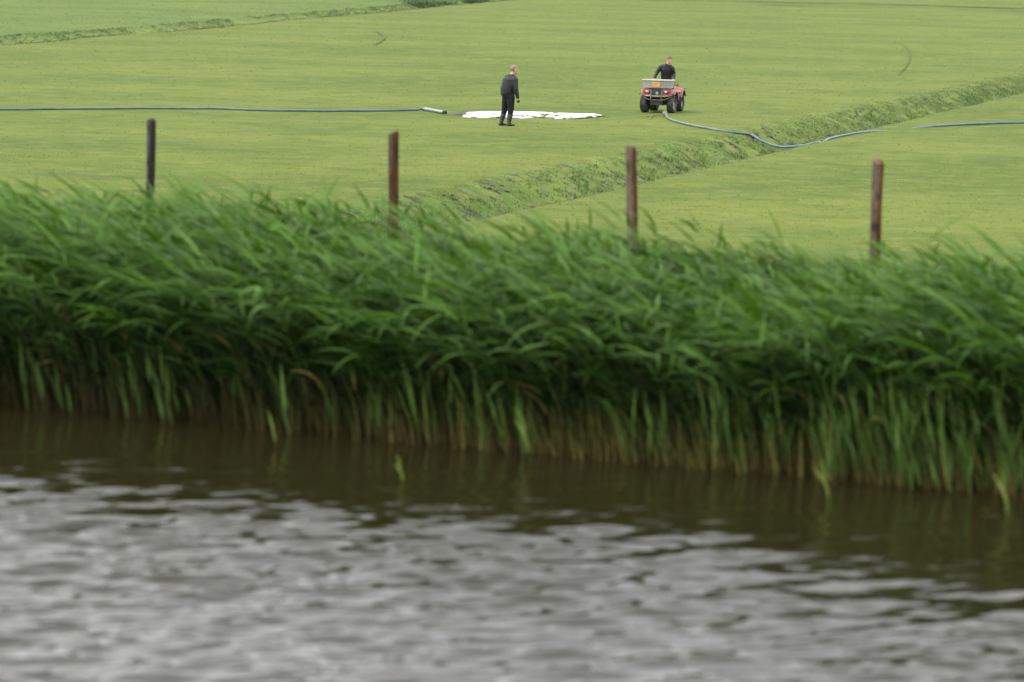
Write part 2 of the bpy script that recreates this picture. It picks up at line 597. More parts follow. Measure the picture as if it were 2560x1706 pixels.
add('far_ditch_grass', tuft_mesh('far_ditch_grass', x_, y_, height(x_, y_), dr.uniform(0.03, 0.11, n), np.full(n, 0.08), c, 4, 0.9, 0.12, dr), M_rough,
    kind='stuff', label='dark rushy grass in the far ditch at upper left', category='grass')
# grass of the bank crest behind the reeds
n = 26000
uu, vv = dr.uniform(3.0, 13.5, n), dr.uniform(-9, 9, n)
x_, y_ = uv_to_xy(uu, vv)
c = mixc(np.array([[0.09, 0.16, 0.035]]), np.array([[0.19, 0.24, 0.07]]), dr.uniform(0, 1, n))
add('bank_grass', tuft_mesh('bank_grass', x_, y_, height(x_, y_), dr.uniform(0.06, 0.18, n), np.full(n, 0.02), c, 3, 0.9, 0.04, dr), M_rough,
    kind='stuff', label='tangled grass on the canal bank around the fence posts', category='grass')

# ------------------------------------------------------------------ reeds
def ribbons(P0, az, a0, a1, L, W, roll, col0, col1, segs=5, prof=None, curve=1.0):
    """Arching tapered blades: P0 roots, az heading, a0/a1 start and end angle from vertical."""
    n = len(P0)
    t = np.linspace(0, 1, segs + 1)
    ang = a0[:, None] + (a1 - a0)[:, None] * t[None] ** curve
    hd = np.stack([np.cos(az), np.sin(az), np.zeros(n)], -1)
    tan = hd[:, None, :] * np.sin(ang)[..., None] + np.array([0, 0, 1.0]) * np.cos(ang)[..., None]
    step = (L / segs)[:, None, None] * 0.5 * (tan[:, 1:] + tan[:, :-1])
    P = np.concatenate([np.zeros((n, 1, 3)), np.cumsum(step, 1)], 1) + P0[:, None]
    side = np.stack([-np.sin(az), np.cos(az), np.zeros(n)], -1)[:, None, :] * np.ones((1, segs + 1, 1))
    nor = np.cross(tan, side)
    rl = (roll[:, None] * (1 - 0.5 * t[None]))[..., None]
    wd = side * np.cos(rl) + nor * np.sin(rl)
    if prof is None:
        prof = np.maximum(np.minimum(0.45 + 2.4 * t, 1.0) * np.minimum((1 - t) * 1.7, 1.0), 0.02)
    hw = 0.5 * W[:, None, None] * prof[None, :, None]
    co = np.stack([P - wd * hw, P + wd * hw], 2)                      # n, segs+1, 2, 3
    col = (col0[:, None] * (1 - t[None, :, None]) + col1[:, None] * t[None, :, None])
    col = np.repeat(col[:, :, None], 2, 2)
    base = (np.arange(n) * (segs + 1) * 2)[:, None]
    k = np.arange(segs)[None] * 2
    q = np.stack([base + k, base + k + 1, base + k + 3, base + k + 2], -1)
    return co.reshape(-1, 3), q.reshape(-1, 4), col.reshape(-1, 3), P, tan


class Pile:
    def __init__(s):
        s.co, s.q, s.c, s.n = [], [], [], 0

    def put(s, co, q, c):
        s.co.append(co)
        s.q.append(q + s.n)
        s.c.append(c)
        s.n += len(co)

    def mesh(s, name):
        q = np.concatenate(s.q)
        return mesh_np(name, np.concatenate(s.co), q, np.full(len(q), 4), True, np.concatenate(s.c))


WIND = math.pi + 0.12                    # blowing to the left
# height of the reed canopy along the canal, read off the skyline of the belt
TOP_PX = [(0, 505), (160, 480), (420, 492), (640, 512), (860, 515), (1000, 545), (1200, 592), (1420, 600), (1640, 585), (1800, 615),
          (1980, 660), (2180, 690), (2360, 665), (2560, 640)]
tv, tz = [], []
for px, py in TOP_PX:
    d = ray(px, py)
    t = 2.6 * 1.066 / (d[0] * 0.37 + d[1]) + 23.45 / (d[0] * 0.37 + d[1])
    tv.append(float(v_of(d[0] * t, d[1] * t)))
    tz.append(CAM_H + d[2] * t)


def canopy(v):
    return np.interp(v, tv, tz)


def reed_stems(pile, x, y, z, L, lean0, lean1, r, nleaf, fresh, leafL=(0.32, 0.58), leafW=(0.019, 0.034), leaf_from=0.2, brown=0.35, upright=False):
    n = len(x)
    P0 = np.stack([x, y, z], -1)
    az = WIND + r.normal(0, 0.35, n)
    straw = np.array([0.12, 0.082, 0.032])
    green = np.array([0.085, 0.14, 0.035])
    t_b = r.uniform(0, 1, (n, 1))
    c0 = straw * (0.55 + 0.7 * t_b)
    c1_ = green * (0.8 + 0.4 * t_b) * np.ones((n, 3))
    co, q, c, P, tan = ribbons(P0, az, lean0, lean1, L, r.uniform(0.007, 0.011, n), r.uniform(-1.5, 1.5, n), c0, c1_, 7,
                               np.linspace(1, 0.45, 8), 1.6)
    t = np.tile(np.repeat(np.linspace(0, 1, 8), 2), n)
    cg = sstep(brown * 0.5, brown * 1.3, t)[:, None]
    c = np.repeat(c0, 16, 0) * (1 - cg) + np.repeat(c1_, 16, 0) * cg
    pile.put(co, q, c)
    S = P.shape[1]
    for k in range(nleaf):
        tk = np.clip(leaf_from + (1 - leaf_from) * (k + r.uniform(0, 0.9, n)) / nleaf, 0, 0.995)
        f = tk * (S - 1)
        i = np.floor(f).astype(int)
        fr = (f - i)[:, None]
        idx = np.arange(n)
        B = P[idx, i] * (1 - fr) + P[idx, np.minimum(i + 1, S - 1)] * fr
        tn = tan[idx, i]
        sa = np.arccos(np.clip(tn[:, 2], -1, 1))
        la = WIND + r.normal(0, 0.75, n) + np.where(r.uniform(0, 1, n) < 0.12, r.uniform(-2, 2, n), 0)
        top = tk > 0.9
        a0 = np.where(top, sa * 0.9, np.clip(sa * 0.6 + r.uniform(0.25, 0.75, n), 0.1, 1.6))
        a1 = np.where(top, sa + r.uniform(0.2, 0.8, n), a0 + r.uniform(0.5, 1.35, n))
        if upright:
            a0 = r.uniform(0.05, 0.35, n)
            a1 = a0 + r.uniform(0.0, 0.55, n)
        ll = r.uniform(*leafL, n) * np.where(tk < 0.45, 0.8, 1.0) * np.clip(L / 1.4, 0.85 if upright else 0.55, 1.1)
        ww = r.uniform(*leafW, n)
        m = r.uniform(0, 1, (n, 1))
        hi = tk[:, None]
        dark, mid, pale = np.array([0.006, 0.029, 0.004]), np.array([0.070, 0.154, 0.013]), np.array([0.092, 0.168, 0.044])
        cl = dark * (1 - hi ** 2.8) + mid * hi ** 2.8  # darker down the stem: the belt's inner shade is painted into the leaves
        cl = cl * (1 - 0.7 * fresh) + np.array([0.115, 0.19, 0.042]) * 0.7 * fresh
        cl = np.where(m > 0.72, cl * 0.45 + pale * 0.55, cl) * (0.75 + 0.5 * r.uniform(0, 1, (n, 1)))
        old = (r.uniform(0, 1, (n, 1)) < 0.10) & (tk[:, None] < 0.45)
        cl = np.where(old, np.array([0.20, 0.16, 0.05]), cl)
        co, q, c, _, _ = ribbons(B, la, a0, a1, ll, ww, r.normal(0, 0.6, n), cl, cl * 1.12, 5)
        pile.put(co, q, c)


rr = np.random.default_rng(33)
pile = Pile()
VR = 8.2
# main belt, rooted on the margin and the foot of the bank
n = 3500
uu = rr.uniform(0.05, 4.3, n)
vv = rr.uniform(-VR, VR, n)
x_, y_ = uv_to_xy(uu, vv)
zb = height(x_, y_)
crest = canopy(vv) + 0.10 * (fbm(vv / 0.55 + 3, uu / 0.7, 120, 3) - 0.5) * 2
rel = np.clip((crest - zb), 0.9, 1.9)
tall = np.where(uu < 0.5, rr.uniform(0.62, 0.95, n), rr.uniform(0.74, 1.03, n))
L = rel * tall * 1.22
keep = fbm(x_ / 0.5, y_ / 0.5, 125, 2) > 0.22
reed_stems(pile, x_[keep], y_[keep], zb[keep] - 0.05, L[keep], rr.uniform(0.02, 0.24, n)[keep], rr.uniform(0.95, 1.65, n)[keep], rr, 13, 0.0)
# younger shoots along the waterline, thicker to the right
n = 1500
vv = rr.uniform(-VR, VR, n)
uu = rr.uniform(-0.22, 0.35, n) - 0.12 * sstep(0, 3, vv)
p = 0.10 + 0.62 * sstep(-1.0, 2.2, vv) * sstep(0.3, 0.6, fbm(vv / 0.5, vv * 0, 131, 2))
keep = rr.uniform(0, 1, n) < p
uu, vv = uu[keep], vv[keep]
n = len(uu)
x_, y_ = uv_to_xy(uu, vv)
hgt = rr.uniform(0.14, 0.55, n) * (1 + 0.75 * sstep(0.5, 3, vv) * rr.uniform(0.2, 1, n))
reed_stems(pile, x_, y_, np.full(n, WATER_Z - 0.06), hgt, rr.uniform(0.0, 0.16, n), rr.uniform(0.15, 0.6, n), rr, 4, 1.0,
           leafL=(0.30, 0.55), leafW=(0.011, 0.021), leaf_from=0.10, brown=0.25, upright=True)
# dense dark undergrowth, added inside the belt to block sky light and deepen shade
n = 14000
uu, vv = 0.22 + 4.3 * rr.uniform(0, 1, n) ** 1.7, rr.uniform(-VR, VR, n)
x_, y_ = uv_to_xy(uu, vv)
P0 = np.stack([x_, y_, height(x_, y_) - 0.04], -1)
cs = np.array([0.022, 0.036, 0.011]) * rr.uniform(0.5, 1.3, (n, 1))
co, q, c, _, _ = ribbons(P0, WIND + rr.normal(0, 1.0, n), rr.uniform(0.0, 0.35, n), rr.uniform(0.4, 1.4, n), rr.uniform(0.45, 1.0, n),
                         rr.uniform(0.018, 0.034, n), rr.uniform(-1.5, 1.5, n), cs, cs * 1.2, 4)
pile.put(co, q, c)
# last year's straw at the foot
n = 5200
uu, vv = rr.uniform(-0.16, 0.6, n), rr.uniform(-VR, VR, n)
x_, y_ = uv_to_xy(uu, vv)
P0 = np.stack([x_, y_, np.full(n, WATER_Z - 0.06)], -1)
cs = np.array([0.215, 0.165, 0.058]) * rr.uniform(0.2, 1.1, (n, 1)) * (0.35 + 0.75 * sstep(-3, 1.5, vv))[:, None]
co, q, c, _, _ = ribbons(P0, WIND + rr.normal(0, 0.8, n), rr.uniform(-0.1, 0.3, n), rr.uniform(0.1, 0.7, n), rr.uniform(0.2, 0.62, n),
                         rr.uniform(0.007, 0.014, n), rr.uniform(-1.5, 1.5, n), cs, cs * np.array([0.55, 0.95, 0.6]), 4, np.array([1, 0.9, 0.8, 0.6, 0.3]))
pile.put(co, q, c)
M_reed = leaf_mat('reed_leaf', up=0.0, trans=0.24, rough=0.55, spec=0.15)
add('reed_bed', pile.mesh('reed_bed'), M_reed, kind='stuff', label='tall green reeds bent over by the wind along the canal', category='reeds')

# single shoots standing out in the water
SHOOTS = [(1013, 1205, 0.16, 'short lone reed shoot in open water left of centre'),
          (2527, 1312, 0.32, 'bent green reed shoot in the water near the right edge'),
          (695, 1118, 0.24, 'thin reed shoot standing before the reed belt at left'),
          (1330, 1160, 0.34, 'pale reed shoot with spread leaves at the foot of the belt'),
          (2078, 1262, 0.26, 'yellowish reed shoot just off the reed belt right of centre')]
for i, (px, py, hgt, lab) in enumerate(SHOOTS):
    p0 = hit(px, py, WATER_Z)
    t = thing('reed_shoot', lab, 'reed', (p0[0], p0[1], WATER_Z))
    r = np.random.default_rng(300 + i)
    z0 = np.array([[0, 0, -0.15]])
    one = lambda v: np.array([v], float)
    g = np.array([[0.17, 0.22, 0.05]])
    pl = Pile()
    co, q, c, P, _ = ribbons(z0, one(WIND), one(0.05), one(0.3), one(hgt + 0.15), one(0.009), one(0.4), g * 0.8, g, 6, np.linspace(1, 0.5, 7))
    pl.put(co, q, c)
    add('stem', pl.mesh('stem'), M_reed, t)
    for k in range(3):
        pl = Pile()
        B = P[:, 3 + k]
        co, q, c, _, _ = ribbons(B, one(WIND + (-1) ** k * 0.5 + r.normal(0, 0.3)), one(0.15 + 0.2 * (k == 1)), one(0.5 + 0.5 * (k == 1)),
                                 one(hgt * r.uniform(0.65, 0.9)), one(0.02), one(1.2 * (-1) ** k), g, g * 1.1, 5)
        pl.put(co, q, c)
        add('leaf', pl.mesh('leaf'), M_reed, t)
p0 = hit(2500, 1282, WATER_Z)
co, q, c, _, _ = ribbons(np.array([[0, 0, 0.012]]), np.array([math.pi]), np.array([1.5]), np.array([1.62]), np.array([0.16]), np.array([0.05]),
                         np.array([0.2]), np.array([[0.24, 0.25, 0.09]]), np.array([[0.2, 0.2, 0.07]]), 6)
fl = add('floating_leaf', mesh_np('floating_leaf', co, q, np.full(len(q), 4), True, c), M_reed,
         label='pale reed leaf floating flat on the water at right', category='leaf')
fl.location = (p0[0], p0[1], WATER_Z)

# ------------------------------------------------------------------ puddle
def flat_poly(name, pts):
    bm = bmesh.new()
    bm.faces.new([bm.verts.new(p) for p in pts])
    bmesh.ops.triangulate(bm, faces=bm.faces[:])
    me = bpy.data.meshes.new(name)
    bm.to_mesh(me)
    bm.free()
    return me


M_puddle = water_mat('puddle_water', (0.06, 0.055, 0.04), 0.08, 0.10, 2.0)
pz = -0.006
ring = []
npud = 220
pa = np.unwrap(np.arctan2(PUD[:, 1] - PC[1], PUD[:, 0] - PC[0]))
for k in range(npud):
    f = k / npud * len(PUD)
    i = int(f) % len(PUD)
    p = PUD[i] * (1 - f % 1) + PUD[(i + 1) % len(PUD)] * (f % 1)
    q = PC + (p - PC) * (1 + 0.08 * (fbm(np.array([k / 4.0]), np.array([0.0]), 200, 3)[0] - 0.5) * (2.2 if p[1] < PC[1] else 0.8))
    ring.append((q[0], q[1], pz))
pud = add('puddle', flat_poly('puddle', ring), M_puddle, kind='structure', label='white shallow puddle mirroring the sky on the grass')
# clods and drowned turf standing out of the shallow water
M_mud = soil_mat('mud_clods', (0.05, 0.045, 0.035), (0.10, 0.095, 0.075), (0.06, 0.055, 0.045), (0.08, 0.085, 0.055))
bm = bmesh.new()
pr_ = np.random.default_rng(55)
for a, b, nn in ((1330, 870, 9), (1400, 858, 7), (1080, 882, 12), (920, 880, 8), (1460, 908, 14), (1300, 900, 10), (1560, 880, 7), (950, 915, 8), (1750, 915, 8), (2020, 897, 8), (1210, 893, 6), (340, 905, 5), (700, 898, 6), (1500, 836, 4),
                 (600, 836, 2), (130, 862, 8), (170, 850, 5), (2130, 870, 2), (1680, 920, 3), (2200, 882, 5)):
    p0 = hit(1130 + a / 5.8825, 140 + b / 5.8825)
    for k in range(nn):
        px_, py_ = p0[0] + pr_.normal(0, 0.08), p0[1] + pr_.normal(0, 0.15)
        v = bmesh.ops.create_icosphere(bm, subdivisions=1, radius=1)['verts']
        sx, sy, sz = pr_.uniform(0.03, 0.08), pr_.uniform(0.05, 0.14), pr_.uniform(0.008, 0.02)
        for vv_ in v:
            vv_.co = Vector((px_ + vv_.co.x * sx * pr_.uniform(0.8, 1.2), py_ + vv_.co.y * sy * pr_.uniform(0.8, 1.2), pz + vv_.co.z * sz))
me = bpy.data.meshes.new('mud_clods')
bm.to_mesh(me)
bm.free()
add('mud_clods', me, M_mud, kind='stuff', label='dark mud clods standing out of the white puddle', category='mud')

# lumps of trodden peat along the ditch: at the wet foot of the far side and on its lip
bm = bmesh.new()
cr = np.random.default_rng(58)
for k in range(800):
    yk = math.sqrt(cr.uniform(48 ** 2, 118 ** 2))
    if fbm(np.array([yk / 2.2]), np.array([0.3]), 170, 2)[0] < 0.45:
        continue
    dk = cr.normal(-0.38, 0.2) if cr.uniform() < 0.82 else cr.normal(-1.42, 0.12)
    xk = float(c1(yk)) + dk / 0.941
    zk = float(height(xk, yk))
    vs_ = bmesh.ops.create_icosphere(bm, subdivisions=1, radius=1)['verts']
    sx, sy, sz = cr.uniform(0.05, 0.13), cr.uniform(0.07, 0.22), cr.uniform(0.02, 0.06) * (1 if dk > -1.1 else 0.28)
    for q in vs_:
        f = cr.uniform(0.75, 1.2)
        q.co = Vector((xk + q.co.x * sx * f, yk + q.co.y * sy * f, zk + q.co.z * sz * f))
me = bpy.data.meshes.new('peat_lumps')
bm.to_mesh(me)
bm.free()
add('peat_lumps', me, plain('dark_peat', (0.070, 0.064, 0.048), 0.9, 0, 0.4, 4, 0.3, 0.15, dirt=(0.10, 0.085, 0.06), dirt_amt=0.35), kind='stuff',
    label='dark lumps of trodden peat along the ditch bank', category='peat')

# ------------------------------------------------------------------ wheel tracks pressed into the turf
M_track = soil_mat('pressed_turf', (0.06, 0.075, 0.022), (0.10, 0.11, 0.04), (0.065, 0.08, 0.025), (0.085, 0.09, 0.03))


def track(name, pxs, width, seed):
    P = np.array([hit(*p)[:2] for p in pxs])
    t = np.linspace(0, len(P) - 1, len(P) * 14)
    i = np.clip(t.astype(int), 0, len(P) - 2)
    f = t - i
    Pm, Pp, Pn = P[np.maximum(i - 1, 0)], P[np.minimum(i + 1, len(P) - 1)], P[np.minimum(i + 2, len(P) - 1)]
    f2 = f[:, None]
    Q = 0.5 * (2 * P[i] + (Pp - Pm) * f2 + (2 * Pm - 5 * P[i] + 4 * Pp - Pn) * f2 ** 2 + (3 * P[i] - Pm - 3 * Pp + Pn) * f2 ** 3)
    T = np.gradient(Q, axis=0)
    T /= np.linalg.norm(T, axis=1)[:, None] + 1e-9
    Nn = np.stack([-T[:, 1], T[:, 0]], -1)
    w = width * (0.25 + 1.1 * fbm(np.arange(len(Q)) / 3.0, np.zeros(len(Q)), seed, 3))
    w = w * np.minimum(1, np.minimum(np.arange(len(Q)), np.arange(len(Q))[::-1]) / 6 + 0.1)
    A, B = Q + Nn * w[:, None] / 2, Q - Nn * w[:, None] / 2
    X = np.stack([A[:, 0], B[:, 0]], -1)
    Y = np.stack([A[:, 1], B[:, 1]], -1)
    Z = height(X, Y) + 0.035 + 0.012 * (Y / 100)
    add(name, grid_mesh(name, X, Y, Z), M_track, kind='structure')


track('wheel_track', [(925, 78), (948, 84), (960, 95), (952, 107), (935, 115)], 0.16, 211)
track('wheel_track', [(2235, 106), (2262, 118), (2275, 135), (2270, 160), (2245, 190)], 0.07, 212)
track('wheel_track', [(1600, 1), (1850, 5), (2100, 9), (2350, 16), (2620, 25)], 3.0, 213)
track('wheel_track', [(1850, 12), (2150, 17), (2420, 24), (2640, 33)], 1.5, 214)

# ------------------------------------------------------------------ solid-shape helpers
def tube_bm(bm, pts, radii, sides=10, side_hint=None, flat=1.0, cap=True):
    """Swept tube; flat squashes the second cross axis."""
    pts = [Vector(p) for p in pts]
    rings = []
    s_prev = Vector(side_hint) if side_hint is not None else None
    for i, p in enumerate(pts):
        a, b = pts[max(i - 1, 0)], pts[min(i + 1, len(pts) - 1)]
        t = (b - a).normalized()
        if s_prev is None:
            s_prev = t.orthogonal()
        s = (s_prev - t * s_prev.dot(t))
        s = s.normalized() if s.length > 1e-6 else t.orthogonal().normalized()
        s_prev = s
        f = t.cross(s)
        r = radii[i] if isinstance(radii, (list, tuple, np.ndarray)) else radii
        rx, ry = r if isinstance(r, (list, tuple)) else (r, r * flat)
        rings.append([bm.verts.new(p + s * rx * math.cos(2 * math.pi * k / sides) + f * ry * math.sin(2 * math.pi * k / sides)) for k in range(sides)])
    for i in range(len(rings) - 1):
        for k in range(sides):
            bm.faces.new((rings[i][k], rings[i][(k + 1) % sides], rings[i + 1][(k + 1) % sides], rings[i + 1][k]))
    if cap:
        bm.faces.new(rings[0][::-1])
        bm.faces.new(rings[-1])
    return rings


def box_bm(bm, lo, hi, taper=None, m=None):
    """Box; taper=(sx, sy) scales the top face about its centre."""
    x0, y0, z0 = lo
    x1, y1, z1 = hi
    cx_, cy_ = (x0 + x1) / 2, (y0 + y1) / 2
    sx, sy = taper or (1, 1)
    vs = []
    for z, ax, ay in ((z0, 1, 1), (z1, sx, sy)):
        for x, y in ((x0, y0), (x1, y0), (x1, y1), (x0, y1)):
            v = Vector((cx_ + (x - cx_) * ax, cy_ + (y - cy_) * ay, z))
            vs.append(bm.verts.new(m @ v if m else v))
    for f in ((3, 2, 1, 0), (4, 5, 6, 7), (0, 1, 5, 4), (1, 2, 6, 5), (2, 3, 7, 6), (3, 0, 4, 7)):
        bm.faces.new([vs[i] for i in f])
    return vs


def ball_bm(bm, c, r, seg=12, m=None):
    v = bmesh.ops.create_uvsphere(bm, u_segments=seg, v_segments=max(seg // 2 + 1, 5), radius=1)['verts']
    r = r if isinstance(r, (tuple, list)) else (r, r, r)
    for q in v:
        w = Vector((q.co.x * r[0], q.co.y * r[1], q.co.z * r[2]))
        q.co = (m @ w if m else w) + Vector(c)
    return v


def done(name, bm, mat, parent=None, bevel=0.0, smooth=True, **props):
    if bevel:
        bmesh.ops.bevel(bm, geom=[e for e in bm.edges if e.is_manifold and e.calc_face_angle(0) > 0.5], offset=bevel, segments=2, profile=0.7, affect='EDGES')
    bmesh.ops.recalc_face_normals(bm, faces=bm.faces[:])
    me = bpy.data.meshes.new(name)
    bm.to_mesh(me)
    bm.free()
    if smooth:
        me.polygons.foreach_set('use_smooth', np.ones(len(me.polygons), bool))
        try:
            me.set_sharp_from_angle(angle=R(40))
        except Exception:
            pass
    return add(name, me, mat, parent, **props)


def spline(P, per=8):
    P = np.array(P, float)
    t = np.linspace(0, len(P) - 1, (len(P) - 1) * per + 1)
    i = np.clip(t.astype(int), 0, len(P) - 2)
    f = (t - i)[:, None]
    Pm, Pp, Pn = P[np.maximum(i - 1, 0)], P[i + 1], P[np.minimum(i + 2, len(P) - 1)]
    return 0.5 * (2 * P[i] + (Pp - Pm) * f + (2 * Pm - 5 * P[i] + 4 * Pp - Pn) * f ** 2 + (3 * P[i] - Pm - 3 * Pp + Pn) * f ** 3)


# ------------------------------------------------------------------ fence posts
def wood_mat(name, grey, red, black, amt_red, amt_black, seed):
    m, nt, b = new_mat(name)
    tc = nt.nodes.new('ShaderNodeTexCoord')
    mp = nt.nodes.new('ShaderNodeMapping')
    mp.inputs['Location'].default_value = (seed * 3.1, seed * 1.7, seed)
    mp.inputs['Scale'].default_value = (1, 1, 0.12)
    nt.links.new(tc.outputs['Object'], mp.inputs['Vector'])

    def nz(scale, det, vec):
        n = nt.nodes.new('ShaderNodeTexNoise')
        n.inputs['Scale'].default_value = scale
        n.inputs['Detail'].default_value = det
        n.inputs['Roughness'].default_value = 0.65
        nt.links.new(vec, n.inputs['Vector'])
        return n.outputs['Fac']
    grain = nz(60, 6, mp.outputs['Vector'])
    patch = nz(16, 5, mp.outputs['Vector'])
    mp2 = nt.nodes.new('ShaderNodeMapping')
    mp2.inputs['Location'].default_value = (seed * 7.7, seed, seed * 2.3)
    mp2.inputs['Scale'].default_value = (1, 1, 0.4)
    nt.links.new(tc.outputs['Object'], mp2.inputs['Vector'])
    stain = nz(11, 6, mp2.outputs['Vector'])
    # patches lean to grey wood on the left and red wood on the right
    sep = nt.nodes.new('ShaderNodeSeparateXYZ')
    nt.links.new(tc.outputs['Object'], sep.inputs['Vector'])
    ad = nt.nodes.new('ShaderNodeMath')
    ad.operation = 'MULTIPLY_ADD'
    ad.inputs[1].default_value = 7.0
    nt.links.new(sep.outputs['X'], ad.inputs[0])
    nt.links.new(patch, ad.inputs[2])
    mr = nt.nodes.new('ShaderNodeMapRange')
    mr.inputs['From Min'].default_value = 0.62 - amt_red * 0.5
    mr.inputs['From Max'].default_value = 0.78 - amt_red * 0.5
    nt.links.new(ad.outputs['Value'], mr.inputs['Value'])
    m1 = nt.nodes.new('ShaderNodeMix')
    m1.data_type = 'RGBA'
    m1.inputs['A'].default_value = (*grey, 1)
    m1.inputs['B'].default_value = (*red, 1)
    nt.links.new(mr.outputs['Result'], m1.inputs['Factor'])
    mr2 = nt.nodes.new('ShaderNodeMapRange')
    mr2.inputs['From Min'].default_value = 0.70 - amt_black * 0.5
    mr2.inputs['From Max'].default_value = 0.78 - amt_black * 0.45
    nt.links.new(stain, mr2.inputs['Value'])
    m2 = nt.nodes.new('ShaderNodeMix')
    m2.data_type = 'RGBA'
    m2.inputs['B'].default_value = (*black, 1)
    nt.links.new(m1.outputs['Result'], m2.inputs['A'])
    nt.links.new(mr2.outputs['Result'], m2.inputs['Factor'])
    m3 = nt.nodes.new('ShaderNodeMix')
    m3.data_type = 'RGBA'
    m3.blend_type = 'MULTIPLY'
    m3.inputs['Factor'].default_value = 0.6
    nt.links.new(m2.outputs['Result'], m3.inputs['A'])
    gr_ = nt.nodes.new('ShaderNodeValToRGB')
    gr_.color_ramp.elements[0].position, gr_.color_ramp.elements[0].color = 0.35, (0.35, 0.35, 0.35, 1)
    gr_.color_ramp.elements[1].position, gr_.color_ramp.elements[1].color = 0.65, (1.3, 1.3, 1.3, 1)
    nt.links.new(grain, gr_.inputs['Fac'])
    nt.links.new(gr_.outputs['Color'], m3.inputs['B'])
    nt.links.new(m3.outputs['Result'], b.inputs['Base Color'])
    b.inputs['Roughness'].default_value = 0.85
    b.inputs['Specular IOR Level'].default_value = 0.2
    bp = nt.nodes.new('ShaderNodeBump')
    bp.inputs['Strength'].default_value = 0.7
    bp.inputs['Distance'].default_value = 0.006
    nt.links.new(grain, bp.inputs['Height'])
    nt.links.new(bp.outputs['Normal'], b.inputs['Normal'])
    return m


POSTS = [((378, 300), 3.10, 1.3, 0.052, 'blackened wooden fence post with a pale left side, farthest left', ((0.085, 0.082, 0.070), (0.022, 0.020, 0.014), (0.016, 0.016, 0.012), 0.55, 0.34)),
         ((986, 331), 3.10, 0.5, 0.055, 'dark red brown wooden fence post just left of the ditch', ((0.085, 0.062, 0.044), (0.072, 0.028, 0.010), (0.022, 0.016, 0.012), 0.62, 0.34)),
         ((1580, 367), 3.10, -1.7, 0.054, 'wooden fence post with a black stain below its top, before the ditch', ((0.14, 0.105, 0.072), (0.082, 0.030, 0.010), (0.02, 0.022, 0.018), 0.45, 0.30)),
         ((2197, 402), 3.10, -0.2, 0.056, 'mottled reddish wooden fence post farthest right', ((0.125, 0.09, 0.062), (0.105, 0.038, 0.011), (0.03, 0.02, 0.016), 0.42, 0.36))]
for i, ((px, py), zt, lean, rad, lab, mt) in enumerate(POSTS):
    p = hit(px, py, zt)
    zb_ = float(height(p[0], p[1]))
    pr2 = np.random.default_rng(70 + i)
    bm = bmesh.new()
    hgt = zt - zb_ + 0.3
    zz = np.concatenate([np.linspace(-0.3, hgt - 0.34, 12), [hgt - 0.315, hgt - 0.302]])
    rings = []
    for k, z in enumerate(zz):
        ring_ = []
        ox, oy = 0.010 * math.sin(z * 2.1 + i), 0.008 * math.cos(z * 1.7 + 2 * i)
        for a in range(14):
            th = 2 * math.pi * a / 14
            rr_ = rad * (1 + 0.13 * math.sin(2 * th + i) + 0.22 * (vnoise(np.array([a * 0.9 + 5 * i]), np.array([z * 3.0]), 80)[0] - 0.5))
            if k == len(zz) - 1:
                rr_ *= 0.8
            top = 0.02 * math.sin(th + i * 2) if k >= len(zz) - 2 else 0
            ring_.append(bm.verts.new((ox + rr_ * math.cos(th), oy + rr_ * math.sin(th), z + top)))
        rings.append(ring_)
    for k in range(len(rings) - 1):
        for a in range(14):
            bm.faces.new((rings[k][a], rings[k][(a + 1) % 14], rings[k + 1][(a + 1) % 14], rings[k + 1][a]))
    bm.faces.new(rings[-1])
    bm.faces.new(rings[0][::-1])
    o = done('fence_post', bm, wood_mat('weathered_post_wood', *mt, i + 1), None)
    o['label'], o['category'], o['group'] = lab, 'fence post', 'wooden posts along the canal bank'
    o.location = (p[0] - math.tan(R(lean)) * (zt - zb_), p[1], zb_)
    o.rotation_euler = (0, R(lean), 0)

# ------------------------------------------------------------------ hoses
M_hose = plain('blue_lay_hose', (0.042, 0.100, 0.138), 0.45, 0, 0.3, 3.0, 0.1, 0.5, dirt=(0.12, 0.145, 0.14), dirt_amt=0.35)
M_alu = plain('dull_aluminium', (0.25, 0.28, 0.29), 0.45, 0.5, 0.15, 8, 0.05)
M_rub = plain('black_rubber', (0.018, 0.018, 0.018), 0.7, 0, 0.3, 10, 0.1)
M_steel = plain('rusty_grey_steel', (0.17, 0.16, 0.13), 0.55, 0.4, 0.3, 14, 0.1, dirt=(0.14, 0.11, 0.06))

HL = [(-90, 277.5), (0, 277.5), (220, 276), (435, 274.7), (545, 273.7), (653, 277.2), (816, 279), (980, 278.6), (1057, 277)]
P = np.array([hit(*p) for p in HL])
P[:, 2] = height(P[:, 0], P[:, 1])
root = P[-1].copy()
t = thing('supply_hose', 'long blue hose with a grey metal end pipe, lying left of the white puddle', 'hose', tuple(root))
Q = spline(P, 10)
Q[:, 2] = height(Q[:, 0], Q[:, 1]) + 0.034
Q[-4:, 2] += np.array([0.005, 0.012, 0.025, 0.035])
bm = bmesh.new()
hr = 0.035 + 0.008 * (fbm(np.arange(len(Q)) / 4.0, np.zeros(len(Q)), 230, 2) - 0.5)
tube_bm(bm, Q - root, [float(a) for a in hr], 10)
done('hose', bm, M_hose, t)
e0, e1 = Q[-1] - root, hit(1113, 286) - root
e1[2] += float(height(*hit(1113, 286)[:2])) + 0.05 - 0.0
ev = (e1 - e0) / np.linalg.norm(e1 - e0)
bm = bmesh.new()
tube_bm(bm, [e0 - ev * 0.02, e0 + ev * 0.10, e0 + ev * 0.101, e0 + ev * 0.16], [0.052, 0.052, 0.068, 0.068], 14)
done('coupling', bm, M_steel, t)
bm = bmesh.new()
tube_bm(bm, [e0 + ev * 0.12, e1 - ev * 0.10], [0.054, 0.052], 14)
done('end_pipe', bm, M_alu, t)
bm = bmesh.new()
